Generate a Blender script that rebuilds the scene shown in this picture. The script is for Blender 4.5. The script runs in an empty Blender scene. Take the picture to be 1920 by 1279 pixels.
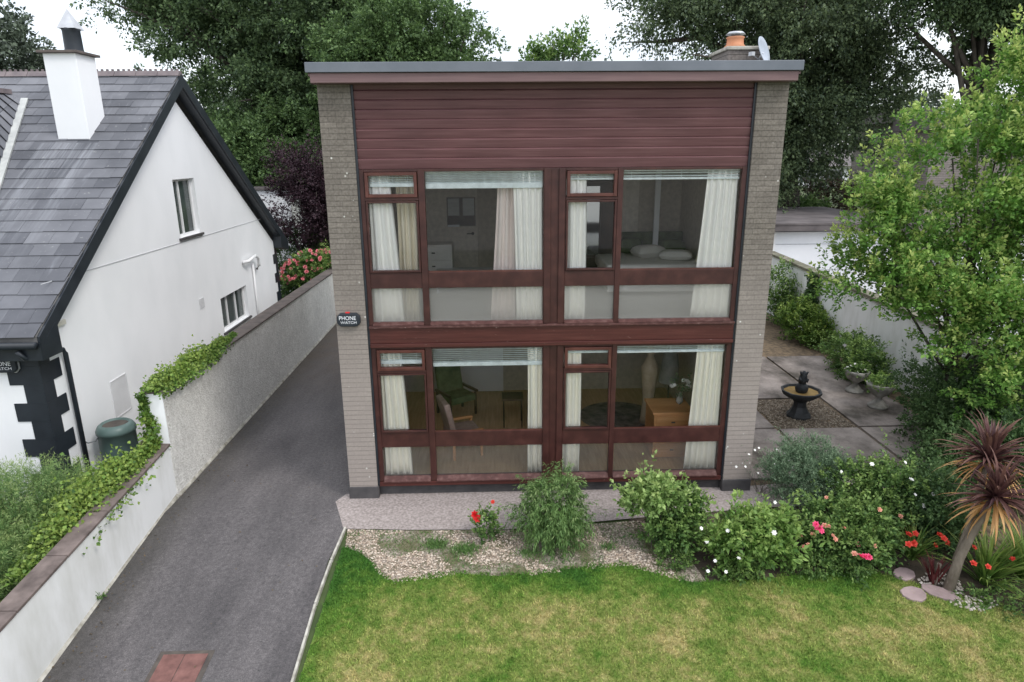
import bpy, bmesh, math, random
import numpy as np
from mathutils import Vector, Matrix
R = math.radians
sc = bpy.context.scene
COL = sc.collection
# ------------------------------------------------------------------ camera
cam_d = bpy.data.cameras.new('camera'); cam = bpy.data.objects.new('camera', cam_d); COL.objects.link(cam)
cam_d.sensor_width = 36; cam_d.lens = 23.44; cam_d.clip_end = 600; cam_d.clip_start = .1
YAW, PITCH, ROLL = .0256560305, .279509774, -.00766968658
fw = Vector((math.sin(YAW)*math.cos(PITCH), math.cos(YAW)*math.cos(PITCH), -math.sin(PITCH)))
rt0 = Vector((math.cos(YAW), -math.sin(YAW), 0)); up0 = rt0.cross(fw)
rt = math.cos(ROLL)*rt0 + math.sin(ROLL)*up0; upv = -math.sin(ROLL)*rt0 + math.cos(ROLL)*up0
M = Matrix((rt, upv, -fw)).transposed().to_4x4(); M.translation = (2.3428, -9.5881, 5.3250)
cam.matrix_world = M
sc.camera = cam
# ------------------------------------------------------------------ sky: overcast
SUN_EL, SUN_AZ = R(50), R(128)      # azimuth clockwise from +Y
W = bpy.data.worlds.new('World'); sc.world = W; W.use_nodes = True
nt = W.node_tree; nt.nodes.clear()
def NN(tree, t, **k):
    n = tree.nodes.new(t)
    for a, b in k.items(): setattr(n, a, b)
    return n
def world():
    L = nt.links
    out = NN(nt, 'ShaderNodeOutputWorld'); bg = NN(nt, 'ShaderNodeBackground'); bg2 = NN(nt, 'ShaderNodeBackground'); add = NN(nt, 'ShaderNodeAddShader')
    sky = NN(nt, 'ShaderNodeTexSky', sky_type='NISHITA', sun_disc=False); sky.sun_elevation = SUN_EL; sky.sun_rotation = SUN_AZ
    L.new(sky.outputs[0], bg.inputs[0]); bg.inputs[1].default_value = .05
    tc = NN(nt, 'ShaderNodeTexCoord'); sep = NN(nt, 'ShaderNodeSeparateXYZ'); L.new(tc.outputs['Generated'], sep.inputs[0])
    mr = NN(nt, 'ShaderNodeMapRange'); mr.inputs[1].default_value = 0; mr.inputs[2].default_value = 1; mr.inputs[3].default_value = .90; mr.inputs[4].default_value = 1.95
    L.new(sep.outputs[2], mr.inputs[0])
    mp = NN(nt, 'ShaderNodeMapping'); mp.inputs['Scale'].default_value = (1.6, 1.6, 6.5); mp.inputs['Location'].default_value = (.35, 0, .2); L.new(tc.outputs['Generated'], mp.inputs[0])
    no = NN(nt, 'ShaderNodeTexNoise'); no.inputs['Scale'].default_value = 1.7; no.inputs['Detail'].default_value = 6; no.inputs['Roughness'].default_value = .52
    L.new(mp.outputs[0], no.inputs['Vector'])
    cr = NN(nt, 'ShaderNodeValToRGB'); e = cr.color_ramp.elements
    e[0].position = .45; e[0].color = (.70, .725, .775, 1); e[1].position = .69; e[1].color = (1, 1, 1.0, 1)
    L.new(no.outputs[0], cr.inputs[0]); L.new(cr.outputs[0], bg2.inputs[0]); L.new(mr.outputs[0], bg2.inputs[1])
    L.new(bg.outputs[0], add.inputs[0]); L.new(bg2.outputs[0], add.inputs[1]); L.new(add.outputs[0], out.inputs[0])
world()
sl = bpy.data.lights.new('sun', 'SUN'); sl.energy = 1.15; sl.angle = R(14); sl.color = (1, .96, .9)
sun = bpy.data.objects.new('sun', sl); COL.objects.link(sun)
sdir = Vector((math.sin(SUN_AZ)*math.cos(SUN_EL), math.cos(SUN_AZ)*math.cos(SUN_EL), math.sin(SUN_EL)))
sun.rotation_euler = sdir.to_track_quat('Z', 'Y').to_euler()
sc.view_settings.view_transform = 'Standard'; sc.view_settings.look = 'None'; sc.view_settings.exposure = .34; sc.view_settings.gamma = 1
sc.render.engine = 'CYCLES'
sc.cycles.max_bounces = 7; sc.cycles.diffuse_bounces = 4; sc.cycles.transparent_max_bounces = 12; sc.cycles.glossy_bounces = 3; sc.cycles.transmission_bounces = 5
sc.cycles.sample_clamp_indirect = 6; sc.cycles.caustics_reflective = False; sc.cycles.caustics_refractive = False
# ------------------------------------------------------------------ material helpers
MATS = {}
def mat_new(name):
    m = bpy.data.materials.new(name); m.use_nodes = True; MATS[name] = m
    return m, m.node_tree, m.node_tree.nodes['Principled BSDF']
def ramp(t, fac, cols):
    cr = NN(t, 'ShaderNodeValToRGB'); e = cr.color_ramp.elements
    while len(e) > 2: e.remove(e[-1])
    for i, (p, c) in enumerate(cols):
        x = e[i] if i < 2 else e.new(p)
        x.position = p; x.color = (*c, 1)
    t.links.new(fac, cr.inputs[0]); return cr.outputs[0]
def noise(t, vec, scale, detail=4, rough=.55, dist=0):
    n = NN(t, 'ShaderNodeTexNoise'); n.inputs['Scale'].default_value = scale; n.inputs['Detail'].default_value = detail
    n.inputs['Roughness'].default_value = rough; n.inputs['Distortion'].default_value = dist
    t.links.new(vec, n.inputs['Vector']); return n.outputs[0]
def pos(t, scale=(1, 1, 1)):
    g = NN(t, 'ShaderNodeNewGeometry'); mp = NN(t, 'ShaderNodeMapping'); mp.inputs['Scale'].default_value = scale
    t.links.new(g.outputs['Position'], mp.inputs[0]); return mp.outputs[0]
def mixc(t, fac, a, b, mode='MIX'):
    m = NN(t, 'ShaderNodeMix', data_type='RGBA', blend_type=mode)
    for i, v in ((0, fac), (6, a), (7, b)):
        if hasattr(v, 'links') or hasattr(v, 'is_linked'): t.links.new(v, m.inputs[i])
        else: m.inputs[i].default_value = v if i == 0 else (*v, 1)
    return m.outputs[2]
def math_(t, op, a, b=None):
    m = NN(t, 'ShaderNodeMath', operation=op)
    for i, v in ((0, a), (1, b)):
        if v is None: continue
        if hasattr(v, 'is_linked'): t.links.new(v, m.inputs[i])
        else: m.inputs[i].default_value = v
    return m.outputs[0]
def bump(t, p, h, strength=.3, dist=.01):
    b = NN(t, 'ShaderNodeBump'); b.inputs['Strength'].default_value = strength; b.inputs['Distance'].default_value = dist
    t.links.new(h, b.inputs['Height']); t.links.new(b.outputs[0], p.inputs['Normal'])
def simple(name, cols, scale=8, rough=.6, bs=.15, bd=.005, detail=5, stretch=(1, 1, 1), spec=.4, metal=0, pos_=(.3, .7)):
    m, t, p = mat_new(name)
    v = pos(t, stretch); n = noise(t, v, scale, detail)
    if len(cols) == 2: c = ramp(t, n, [(pos_[0], cols[0]), (pos_[1], cols[1])])
    else: c = ramp(t, n, [(pos_[0], cols[0]), (pos_[1], cols[2]), ((pos_[0]+pos_[1])/2, cols[1])])
    t.links.new(c, p.inputs['Base Color']); p.inputs['Roughness'].default_value = rough
    p.inputs['Specular IOR Level'].default_value = spec; p.inputs['Metallic'].default_value = metal
    if bs: bump(t, p, noise(t, v, scale*4, 3), bs, bd)
    return m
def brick_mat(name, c1, c2, mortar, course=.075, length=.225, weather=True):
    m, t, p = mat_new(name)
    g = NN(t, 'ShaderNodeNewGeometry'); s = NN(t, 'ShaderNodeSeparateXYZ'); t.links.new(g.outputs['Position'], s.inputs[0])
    cx = NN(t, 'ShaderNodeCombineXYZ'); t.links.new(math_(t, 'ADD', s.outputs[0], s.outputs[1]), cx.inputs[0]); t.links.new(s.outputs[2], cx.inputs[1])
    b = NN(t, 'ShaderNodeTexBrick'); t.links.new(cx.outputs[0], b.inputs['Vector'])
    b.inputs['Scale'].default_value = 1; b.inputs['Brick Width'].default_value = length; b.inputs['Row Height'].default_value = course
    b.inputs['Mortar Size'].default_value = .006; b.inputs['Mortar Smooth'].default_value = .35; b.inputs['Bias'].default_value = 0
    b.inputs['Color1'].default_value = (*c1, 1); b.inputs['Color2'].default_value = (*c2, 1); b.inputs['Mortar'].default_value = (*mortar, 1)
    col = b.outputs['Color']
    n1 = noise(t, cx.outputs[0], 30, 4); n2 = noise(t, g.outputs['Position'], 1.1, 5)
    col = mixc(t, .75, col, ramp(t, n1, [(.25, (.42, .40, .38)), (.75, (1.12, 1.1, 1.08))]), 'MULTIPLY')
    col = mixc(t, .55, col, ramp(t, n2, [(.3, (.55, .53, .5)), (.65, (1.0, 1, 1))]), 'MULTIPLY')
    if weather:   # paler, pinker bricks low down, stained near the top; lichen dots
        f = NN(t, 'ShaderNodeMapRange'); f.inputs[1].default_value = 4.2; f.inputs[2].default_value = 1.8; t.links.new(s.outputs[2], f.inputs[0])
        col = mixc(t, f.outputs[0], col, mixc(t, .6, col, (.385, .335, .305)), 'MIX')
        vo = NN(t, 'ShaderNodeTexVoronoi', feature='F1'); vo.inputs['Scale'].default_value = 7.5; t.links.new(g.outputs['Position'], vo.inputs['Vector'])
        sp = ramp(t, vo.outputs['Distance'], [(.07, (1, 1, 1)), (.13, (0, 0, 0))])
        sel = ramp(t, noise(t, g.outputs['Position'], 1.9, 2), [(.50, (0, 0, 0)), (.54, (1, 1, 1))])
        col = mixc(t, mixc(t, 1.0, sp, sel, 'MULTIPLY'), col, (.62, .61, .56))
    p.inputs['Roughness'].default_value = .88; p.inputs['Specular IOR Level'].default_value = .25
    fr = math_(t, 'FRACT', math_(t, 'DIVIDE', s.outputs[2], course)); bed = ramp(t, math_(t, 'ABSOLUTE', math_(t, 'SUBTRACT', fr, .5)), [(.40, (1, 1, 1)), (.47, (.56, .55, .54))])
    if weather:
        wv = ramp(t, noise(t, g.outputs['Position'], 2.3, 3), [(.3, (.2, .2, .2)), (.7, (1, 1, 1))]); bed = mixc(t, wv, (1, 1, 1), bed)
    col = mixc(t, 1.0, col, bed, 'MULTIPLY')
    h = math_(t, 'SUBTRACT', math_(t, 'MULTIPLY', n1, .35), math_(t, 'MULTIPLY', b.outputs['Fac'], .5))
    t.links.new(col, p.inputs['Base Color']); bump(t, p, h, .4, .006)
    return m
def leaf_mat(name, dark, light, tip=None, trans=.3, rough=.55):
    m, t, p = mat_new(name)
    g = NN(t, 'ShaderNodeNewGeometry')
    n = noise(t, g.outputs['Position'], .9, 3)
    f = math_(t, 'ADD', math_(t, 'MULTIPLY', g.outputs['Random Per Island'], .6), math_(t, 'MULTIPLY', n, .5))
    c = ramp(t, f, [(.25, dark), (.85, light)])
    if tip:
        a = NN(t, 'ShaderNodeAttribute'); a.attribute_name = 'tip'
        c = mixc(t, a.outputs['Fac'], c, tip)
    t.links.new(c, p.inputs['Base Color']); p.inputs['Roughness'].default_value = rough; p.inputs['Specular IOR Level'].default_value = .35
    tr = NN(t, 'ShaderNodeBsdfTranslucent'); t.links.new(c, tr.inputs[0]); mx = NN(t, 'ShaderNodeMixShader'); mx.inputs[0].default_value = trans
    o = t.nodes['Material Output']; t.links.new(p.outputs[0], mx.inputs[1]); t.links.new(tr.outputs[0], mx.inputs[2]); t.links.new(mx.outputs[0], o.inputs[0])
    return m
def glass_mat(name, rough=0.0, tint=(.995, 1, .998)):
    m = bpy.data.materials.new(name); m.use_nodes = True; t = m.node_tree; t.nodes.clear(); MATS[name] = m
    o = NN(t, 'ShaderNodeOutputMaterial'); tr = NN(t, 'ShaderNodeBsdfTransparent'); tr.inputs[0].default_value = (*tint, 1)
    gl = NN(t, 'ShaderNodeBsdfGlossy'); gl.inputs['Roughness'].default_value = .02; fr = NN(t, 'ShaderNodeFresnel'); fr.inputs[0].default_value = 1.26
    mx = NN(t, 'ShaderNodeMixShader'); t.links.new(fr.outputs[0], mx.inputs[0]); t.links.new(gl.outputs[0], mx.inputs[2])
    if rough:      # lightly frosted: part of the light scatters on the pane
        df = NN(t, 'ShaderNodeBsdfTranslucent'); df.inputs[0].default_value = (.92, .90, .86, 1); d2 = NN(t, 'ShaderNodeBsdfDiffuse'); d2.inputs[0].default_value = (.84, .81, .76, 1); m3 = NN(t, 'ShaderNodeMixShader'); t.links.new(df.outputs[0], m3.inputs[1]); t.links.new(d2.outputs[0], m3.inputs[2])
        m2 = NN(t, 'ShaderNodeMixShader'); m2.inputs[0].default_value = rough; t.links.new(tr.outputs[0], m2.inputs[1]); t.links.new(m3.outputs[0], m2.inputs[2]); t.links.new(m2.outputs[0], mx.inputs[1])
    else: t.links.new(tr.outputs[0], mx.inputs[1])
    t.links.new(mx.outputs[0], o.inputs[0]); return m
# ------------------------------------------------------------------ materials
mBrick = brick_mat('buff_brick', (.285, .258, .228), (.225, .203, .180), (.20, .182, .163))
mBrick2 = brick_mat('grey_brick', (.30, .27, .255), (.25, .225, .21), (.19, .18, .17), weather=False)
mPlinth = simple('dark_plinth', [(.045, .043, .045), (.085, .08, .08)], 5, .85)
def wood_mat(name, a, b, c, scale=3.5, stretch=(.35, 1, 9), rough=.5, flake=None):
    m, t, p = mat_new(name); v = pos(t, stretch); n = noise(t, v, scale, 6, .6); n2 = noise(t, pos(t), 1.3, 3)
    col = ramp(t, n, [(.28, a), (.72, c), (.5, b)])
    col = mixc(t, .5, col, ramp(t, n2, [(.3, (.7, .7, .72)), (.7, (1.1, 1.05, 1.05))]), 'MULTIPLY')
    if flake:
        f = ramp(t, noise(t, pos(t, (.6, 1, 1.6)), 24, 5, .7), [(.67, (0, 0, 0)), (.71, (1, 1, 1))]); col = mixc(t, f, col, flake)
    t.links.new(col, p.inputs['Base Color']); p.inputs['Roughness'].default_value = rough; p.inputs['Specular IOR Level'].default_value = .4
    bump(t, p, n, .15, .004); return m
mClad = wood_mat('faded_cladding', (.095, .040, .042), (.125, .056, .058), (.16, .078, .080), rough=.45)
mFrame = wood_mat('red_brown_timber', (.037, .012, .010), (.054, .018, .015), (.078, .029, .023), stretch=(1, 1, 1), scale=6, rough=.42)
mBeam = wood_mat('red_brown_beam', (.052, .013, .010), (.074, .019, .015), (.102, .032, .025), rough=.45, flake=(.42, .30, .27))
mSill = wood_mat('weathered_sill', (.05, .018, .015), (.085, .034, .029), (.16, .09, .08), stretch=(1.5, 1, 3), scale=7, rough=.7, flake=(.5, .42, .38))
mFascia = wood_mat('pink_brown_fascia', (.15, .092, .094), (.18, .112, .113), (.21, .138, .136), rough=.55)
mSash = wood_mat('orange_brown_sash', (.062, .020, .015), (.092, .031, .023), (.13, .048, .036), stretch=(1, 1, 1), scale=6, rough=.4)
mRoofTrim = simple('grey_metal_trim', [(.125, .14, .165), (.17, .185, .215)], 2, .45, .05)
mFelt = simple('roof_felt', [(.10, .10, .10), (.17, .165, .16)], 3, .9)
mGlass = glass_mat('window_glass'); mGlassLow = glass_mat('frosted_low_glass', .27); mGlassLow2 = glass_mat('low_glass_ground_floor', .09)
mWhiteRender = simple('white_render', [(.79, .80, .81), (.86, .865, .875)], 1.3, .8, .12, .004, pos_=(.25, .6), stretch=(1, 1, .55))
def render_stain():
    m, t, p = mat_new('white_wall_paint'); v = pos(t, (1, 1, .35)); n = noise(t, v, 1.6, 6, .6)
    col = ramp(t, n, [(.3, (.60, .60, .57)), (.55, (.78, .785, .78))])
    g = NN(t, 'ShaderNodeNewGeometry'); s = NN(t, 'ShaderNodeSeparateXYZ'); t.links.new(g.outputs['Position'], s.inputs[0])
    t.links.new(col, p.inputs['Base Color']); p.inputs['Roughness'].default_value = .8; bump(t, p, noise(t, pos(t), 40, 4), .15, .004); return m
mWallPaint = render_stain()
def dash():
    m, t, p = mat_new('pebble_dash'); v = pos(t); vo = NN(t, 'ShaderNodeTexVoronoi'); vo.inputs['Scale'].default_value = 38; t.links.new(v, vo.inputs['Vector'])
    n = noise(t, v, .55, 5, .6); n3 = noise(t, pos(t, (1, 1, .6)), 9, 6, .7)
    col = ramp(t, n, [(.3, (.64, .63, .60)), (.7, (.86, .85, .81))])
    col = mixc(t, .35, col, ramp(t, n3, [(.3, (.5, .49, .47)), (.6, (1.05, 1.05, 1.05))]), 'MULTIPLY')
    col = mixc(t, .35, col, ramp(t, vo.outputs['Color'], [(.2, (.55, .52, .48)), (.8, (1.2, 1.2, 1.2))]), 'MULTIPLY')
    t.links.new(col, p.inputs['Base Color']); p.inputs['Roughness'].default_value = .9; bump(t, p, vo.outputs['Distance'], .7, .012); return m
mDash = dash()
mCoping = simple('dark_coping', [(.075, .065, .06), (.16, .13, .115)], 4, .85)
mCopingBrown = simple('brown_coping', [(.075, .058, .052), (.19, .15, .135)], 5, .85)
mMossCoping = simple('mossy_coping', [(.10, .10, .065), (.24, .22, .17)], 4, .9)
mBlack = simple('black_paint', [(.012, .016, .022), (.022, .028, .036)], 3, .45, .05)
mBlackWood = simple('black_bargeboard', [(.014, .018, .024), (.028, .034, .042)], 3, .35, .04)
mWhitePlastic = simple('white_plastic', [(.76, .76, .76), (.82, .82, .82)], 3, .35, 0)
mCreamPlastic = simple('cream_plastic', [(.6, .58, .5), (.68, .66, .58)], 3, .5, 0)
mGreyGlass = simple('dark_pane', [(.03, .04, .04), (.07, .09, .085)], 1.6, .08, 0, spec=.6)
def slate():
    m, t, p = mat_new('grey_slate'); g = NN(t, 'ShaderNodeNewGeometry'); v = pos(t)
    c = ramp(t, g.outputs['Random Per Island'], [(0, (.085, .088, .100)), (1, (.155, .158, .172))])
    c = mixc(t, .8, c, ramp(t, noise(t, v, 1.3, 5), [(.3, (.60, .61, .63)), (.7, (1.2, 1.2, 1.2))]), 'MULTIPLY')
    st = ramp(t, noise(t, pos(t, (3.2, .45, .45)), 2.6, 5, .6), [(.60, (0, 0, 0)), (.78, (.35, .35, .35))])
    c = mixc(t, st, c, (.30, .31, .34))
    g2 = NN(t, 'ShaderNodeSeparateXYZ'); t.links.new(v, g2.inputs[0])
    mk = math_(t, 'MULTIPLY', math_(t, 'LESS_THAN', g2.outputs[1], 3.75), math_(t, 'MULTIPLY', math_(t, 'GREATER_THAN', g2.outputs[0], -6.15), math_(t, 'LESS_THAN', g2.outputs[0], -5.05)))
    fade = NN(t, 'ShaderNodeMapRange'); fade.inputs[1].default_value = .8; fade.inputs[2].default_value = 3.7; t.links.new(g2.outputs[1], fade.inputs[0])
    sk = ramp(t, noise(t, pos(t, (7, .35, .35)), 1.6, 4, .6), [(.44, (0, 0, 0)), (.66, (.45, .45, .45))])
    c = mixc(t, math_(t, 'MULTIPLY', math_(t, 'MULTIPLY', mk, fade.outputs[0]), sk), c, (.36, .375, .40))
    li = ramp(t, noise(t, v, 13, 4), [(.66, (0, 0, 0)), (.72, (.5, .5, .5))]); c = mixc(t, li, c, (.3, .3, .29))
    t.links.new(c, p.inputs['Base Color']); p.inputs['Roughness'].default_value = .62; p.inputs['Specular IOR Level'].default_value = .35
    bump(t, p, noise(t, v, 30, 4), .15, .004); return m
mSlate = slate()
mRidge = simple('brown_grey_ridge', [(.12, .10, .105), (.2, .165, .165)], 5, .7)
mLead = simple('pale_lead', [(.36, .37, .36), (.52, .53, .5)], 6, .6)
def asphalt():
    m, t, p = mat_new('asphalt'); v = pos(t)
    a = ramp(t, noise(t, v, 75, 6, .85), [(.33, (.045, .042, .043)), (.57, (.118, .112, .114)), (.72, (.27, .255, .25))])
    b = ramp(t, noise(t, pos(t, (1.0, .35, 1)), 1.5, 5, .6), [(.28, (.66, .65, .66)), (.68, (1.30, 1.27, 1.26))])
    c = mixc(t, 1.0, a, b, 'MULTIPLY')
    g = NN(t, 'ShaderNodeNewGeometry'); s = NN(t, 'ShaderNodeSeparateXYZ'); t.links.new(g.outputs['Position'], s.inputs[0])
    c = mixc(t, 1.0, c, ramp(t, noise(t, v, 19, 8, .75), [(.32, (.62, .62, .62)), (.66, (1.32, 1.30, 1.28))]), 'MULTIPLY')
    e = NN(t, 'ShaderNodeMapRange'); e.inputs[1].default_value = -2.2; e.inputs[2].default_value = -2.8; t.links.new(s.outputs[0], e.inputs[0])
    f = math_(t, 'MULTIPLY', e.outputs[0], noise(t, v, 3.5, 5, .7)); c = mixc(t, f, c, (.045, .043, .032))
    fb = NN(t, 'ShaderNodeMapRange'); fb.inputs[1].default_value = 4; fb.inputs[2].default_value = 8; t.links.new(s.outputs[1], fb.inputs[0])
    c = mixc(t, math_(t, 'MULTIPLY', fb.outputs[0], noise(t, v, 2, 4)), c, (.105, .078, .055))
    sp = ramp(t, noise(t, v, 17, 3, .6), [(.66, (0, 0, 0)), (.71, (.8, .8, .8))]); c = mixc(t, sp, c, (.04, .04, .04))
    t.links.new(c, p.inputs['Base Color']); p.inputs['Roughness'].default_value = .85; bump(t, p, noise(t, v, 75, 6, .85), .8, .010); return m
mAsphalt = asphalt()
def lawnm(name, blades=False):
    m, t, p = mat_new(name); v = pos(t)
    n = noise(t, v, 1.25, 6, .62); n2 = noise(t, v, 9, 4, .6)
    g = NN(t, 'ShaderNodeNewGeometry'); s = NN(t, 'ShaderNodeSeparateXYZ'); t.links.new(g.outputs['Position'], s.inputs[0])
    # lusher grass towards the beds and the drive edge
    e = NN(t, 'ShaderNodeMapRange'); e.inputs[1].default_value = -2.45; e.inputs[2].default_value = -1.75; e.inputs[3].default_value = 0; e.inputs[4].default_value = -.22; t.links.new(s.outputs[1], e.inputs[0])
    e2 = NN(t, 'ShaderNodeMapRange'); e2.inputs[1].default_value = .75; e2.inputs[2].default_value = .1; e2.inputs[3].default_value = 0; e2.inputs[4].default_value = -.11; t.links.new(s.outputs[0], e2.inputs[0])
    f = math_(t, 'ADD', math_(t, 'ADD', math_(t, 'ADD', math_(t, 'MULTIPLY', n, .75), math_(t, 'MULTIPLY', n2, .42)), e.outputs[0]), e2.outputs[0])
    f = math_(t, 'ADD', f, -.012)
    k = 1.30 if blades else .85
    c = ramp(t, f, [(.28, (.045*k, .125*k, .020*k)), (.70, (.40*k, .35*k, .15*k)), (.44, (.105*k, .20*k, .032*k)), (.57, (.22*k, .27*k, .070*k))])
    if blades: c = mixc(t, .55, c, ramp(t, g.outputs['Random Per Island'], [(0, (.40, .48, .40)), (1, (1.65, 1.55, 1.5))]), 'MULTIPLY')
    t.links.new(c, p.inputs['Base Color']); p.inputs['Roughness'].default_value = .8; p.inputs['Specular IOR Level'].default_value = .15
    if not blades: bump(t, p, noise(t, v, 60, 4, .7), .7, .03)
    return m
mLawn = lawnm('lawn_turf'); mBlade = lawnm('grass_blades', True)
mSoil = simple('dark_soil', [(.035, .028, .02), (.10, .078, .055)], 3.5, .95, .6, .03)
mLitter = simple('leaf_litter_soil', [(.06, .045, .03), (.2, .145, .09)], 9, .95, .6, .02)
mField = simple('rough_grass', [(.035, .06, .02), (.10, .13, .045)], 1.2, .95, .5, .03)
def gravelm():
    m, t, p = mat_new('gravel'); v = pos(t); vo = NN(t, 'ShaderNodeTexVoronoi'); vo.inputs['Scale'].default_value = 48; t.links.new(v, vo.inputs['Vector'])
    c = ramp(t, vo.outputs['Color'], [(.1, (.13, .105, .08)), (.9, (.50, .43, .36)), (.5, (.30, .25, .205))])
    c = mixc(t, ramp(t, noise(t, v, 2.1, 5, .6), [(.46, (0, 0, 0)), (.60, (.85, .85, .85))]), c, (.10, .10, .04))
    t.links.new(c, p.inputs['Base Color']); p.inputs['Roughness'].default_value = .9; bump(t, p, vo.outputs['Distance'], .8, .015); return m
mGravel = gravelm()
def pebblem(name, cols):
    m, t, p = mat_new(name); g = NN(t, 'ShaderNodeNewGeometry'); c = ramp(t, g.outputs['Random Per Island'], cols)
    t.links.new(c, p.inputs['Base Color']); p.inputs['Roughness'].default_value = .85; return m
mPebble = pebblem('pebbles', [(0, (.24, .18, .13)), (1, (.64, .56, .47)), (.55, (.46, .37, .29))])
mPebbleDark = pebblem('brown_pebbles', [(0, (.09, .07, .05)), (1, (.34, .29, .22)), (.5, (.18, .145, .11))])
mPath = simple('exposed_aggregate_path', [(.20, .17, .155), (.40, .35, .33)], 26, .9, .5, .008, pos_=(.3, .68))
def slabm():
    m, t, p = mat_new('stained_concrete'); v = pos(t)
    c = ramp(t, noise(t, pos(t, (1, .7, 1)), 1.1, 7, .66), [(.36, (.055, .046, .036)), (.62, (.30, .26, .235)), (.48, (.17, .145, .128))])
    c = mixc(t, .4, c, ramp(t, noise(t, v, 22, 4, .7), [(.3, (.6, .6, .6)), (.6, (1.1, 1.1, 1.1))]), 'MULTIPLY')
    t.links.new(c, p.inputs['Base Color']); p.inputs['Roughness'].default_value = .85; bump(t, p, noise(t, v, 60, 4), .3, .004); return m
mSlab = slabm()
mConcrete = simple('pale_concrete', [(.22, .205, .165), (.56, .54, .48)], 7, .9, .3, .01)
mRust = simple('red_brown_iron', [(.11, .05, .042), (.21, .10, .085)], 9, .75, .3, .004)
mIron = simple('dark_iron', [(.05, .042, .038), (.10, .085, .07)], 9, .8, .3, .004)
mFlag = simple('pink_sandstone', [(.22, .165, .16), (.37, .28, .275)], 4, .85, .3, .01)
mStoneUrn = simple('weathered_white_stone', [(.16, .155, .135), (.44, .43, .40)], 6, .9, .3, .01)
mFountain = simple('black_fountain_stone', [(.012, .014, .016), (.045, .048, .05)], 5, .6, .3, .01)
mMoss = simple('ochre_algae', [(.20, .12, .03), (.36, .24, .08)], 7, .7, .2)
mBark = simple('grey_bark', [(.05, .042, .034), (.13, .115, .095)], 9, .95, .7, .03, stretch=(1, 1, .25))
mBarkPale = simple('pale_bark', [(.11, .09, .07), (.24, .20, .16)], 9, .95, .7, .02, stretch=(1, 1, .4))
mGreenPlastic = simple('green_plastic', [(.075, .12, .11), (.11, .165, .15)], 2, .4, .03)
mHose = simple('grey_hose', [(.10, .11, .115), (.14, .15, .155)], 2, .5, 0)
mTerra = simple('orange_terracotta', [(.50, .20, .10), (.62, .30, .17)], 6, .8, .2)
mGalv = simple('galvanised_metal', [(.42, .43, .45), (.58, .59, .61)], 5, .4, .03, metal=.5)
mDish = simple('grey_dish', [(.34, .38, .44), (.45, .49, .55)], 3, .5, 0)
mWhitePaint = simple('white_paint', [(.72, .735, .76), (.79, .80, .82)], 2, .5, .04)
mDarkRoof = simple('dark_flat_roof', [(.075, .066, .066), (.16, .14, .138)], 1.4, .9)
# leaves
L_dark = leaf_mat('dark_tree_leaves', (.055, .095, .050), (.18, .265, .11), trans=.4)
L_mid = leaf_mat('mid_green_leaves', (.065, .12, .048), (.18, .28, .095))
L_beech = leaf_mat('beech_leaves', (.055, .088, .052), (.18, .24, .11), trans=.4)
L_lime = leaf_mat('fresh_green_leaves', (.07, .18, .032), (.23, .43, .085), tip=(.68, .74, .24), trans=.35)
L_shrub = leaf_mat('shrub_leaves', (.042, .10, .028), (.15, .27, .07), tip=(.32, .44, .12))
L_dkshrub = leaf_mat('dark_shrub_leaves', (.04, .09, .032), (.14, .23, .08))
L_willow = leaf_mat('willow_like_leaves', (.065, .15, .04), (.20, .33, .10), tip=(.32, .42, .17))
L_purple = leaf_mat('purple_leaves', (.022, .012, .018), (.085, .045, .058), trans=.15)
L_ivy = leaf_mat('ivy_leaves', (.035, .09, .016), (.16, .29, .05), tip=(.36, .46, .10))
L_conifer = leaf_mat('conifer_sprays', (.06, .15, .045), (.20, .32, .10), tip=(.40, .48, .18))
L_grey = leaf_mat('grey_green_leaves', (.06, .12, .06), (.17, .26, .15), tip=(.32, .42, .26))
L_yellow = leaf_mat('yellow_green_leaves', (.075, .17, .035), (.22, .37, .085), tip=(.42, .54, .16))
L_blade = leaf_mat('strap_leaves', (.04, .11, .02), (.15, .27, .05), tip=(.30, .34, .09))
L_cord = leaf_mat('purple_strap_leaves', (.040, .014, .018), (.125, .052, .052), tip=(.24, .13, .09), trans=.2)
L_dead = leaf_mat('orange_dead_leaves', (.42, .19, .06), (.66, .38, .14), tip=(.62, .44, .22), trans=.2)
L_far = leaf_mat('far_wood_leaves', (.07, .09, .07), (.14, .18, .12), trans=.1)
def flat(name, c, rough=.6, trans=False):
    m, t, p = mat_new(name); p.inputs['Base Color'].default_value = (*c, 1); p.inputs['Roughness'].default_value = rough
    g = NN(t, 'ShaderNodeNewGeometry'); cc = mixc(t, .5, c, ramp(t, noise(t, g.outputs['Position'], 12, 3), [(.3, (.7, .7, .7)), (.7, (1.2, 1.2, 1.2))]), 'MULTIPLY')
    t.links.new(cc, p.inputs['Base Color']); return m
mRedFl = flat('red_petals', (.72, .018, .02)); mPinkFl = flat('pink_petals', (.80, .07, .20)); mSalmon = flat('salmon_petals', (.72, .33, .23)); mWhiteFl = flat('white_petals', (.85, .84, .80)); mHydr = flat('hydrangea_pink', (.78, .26, .29)); mOrangeRed = flat('orange_red_petals', (.62, .045, .025))
mText = flat('white_lettering', (.8, .82, .85))
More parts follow.
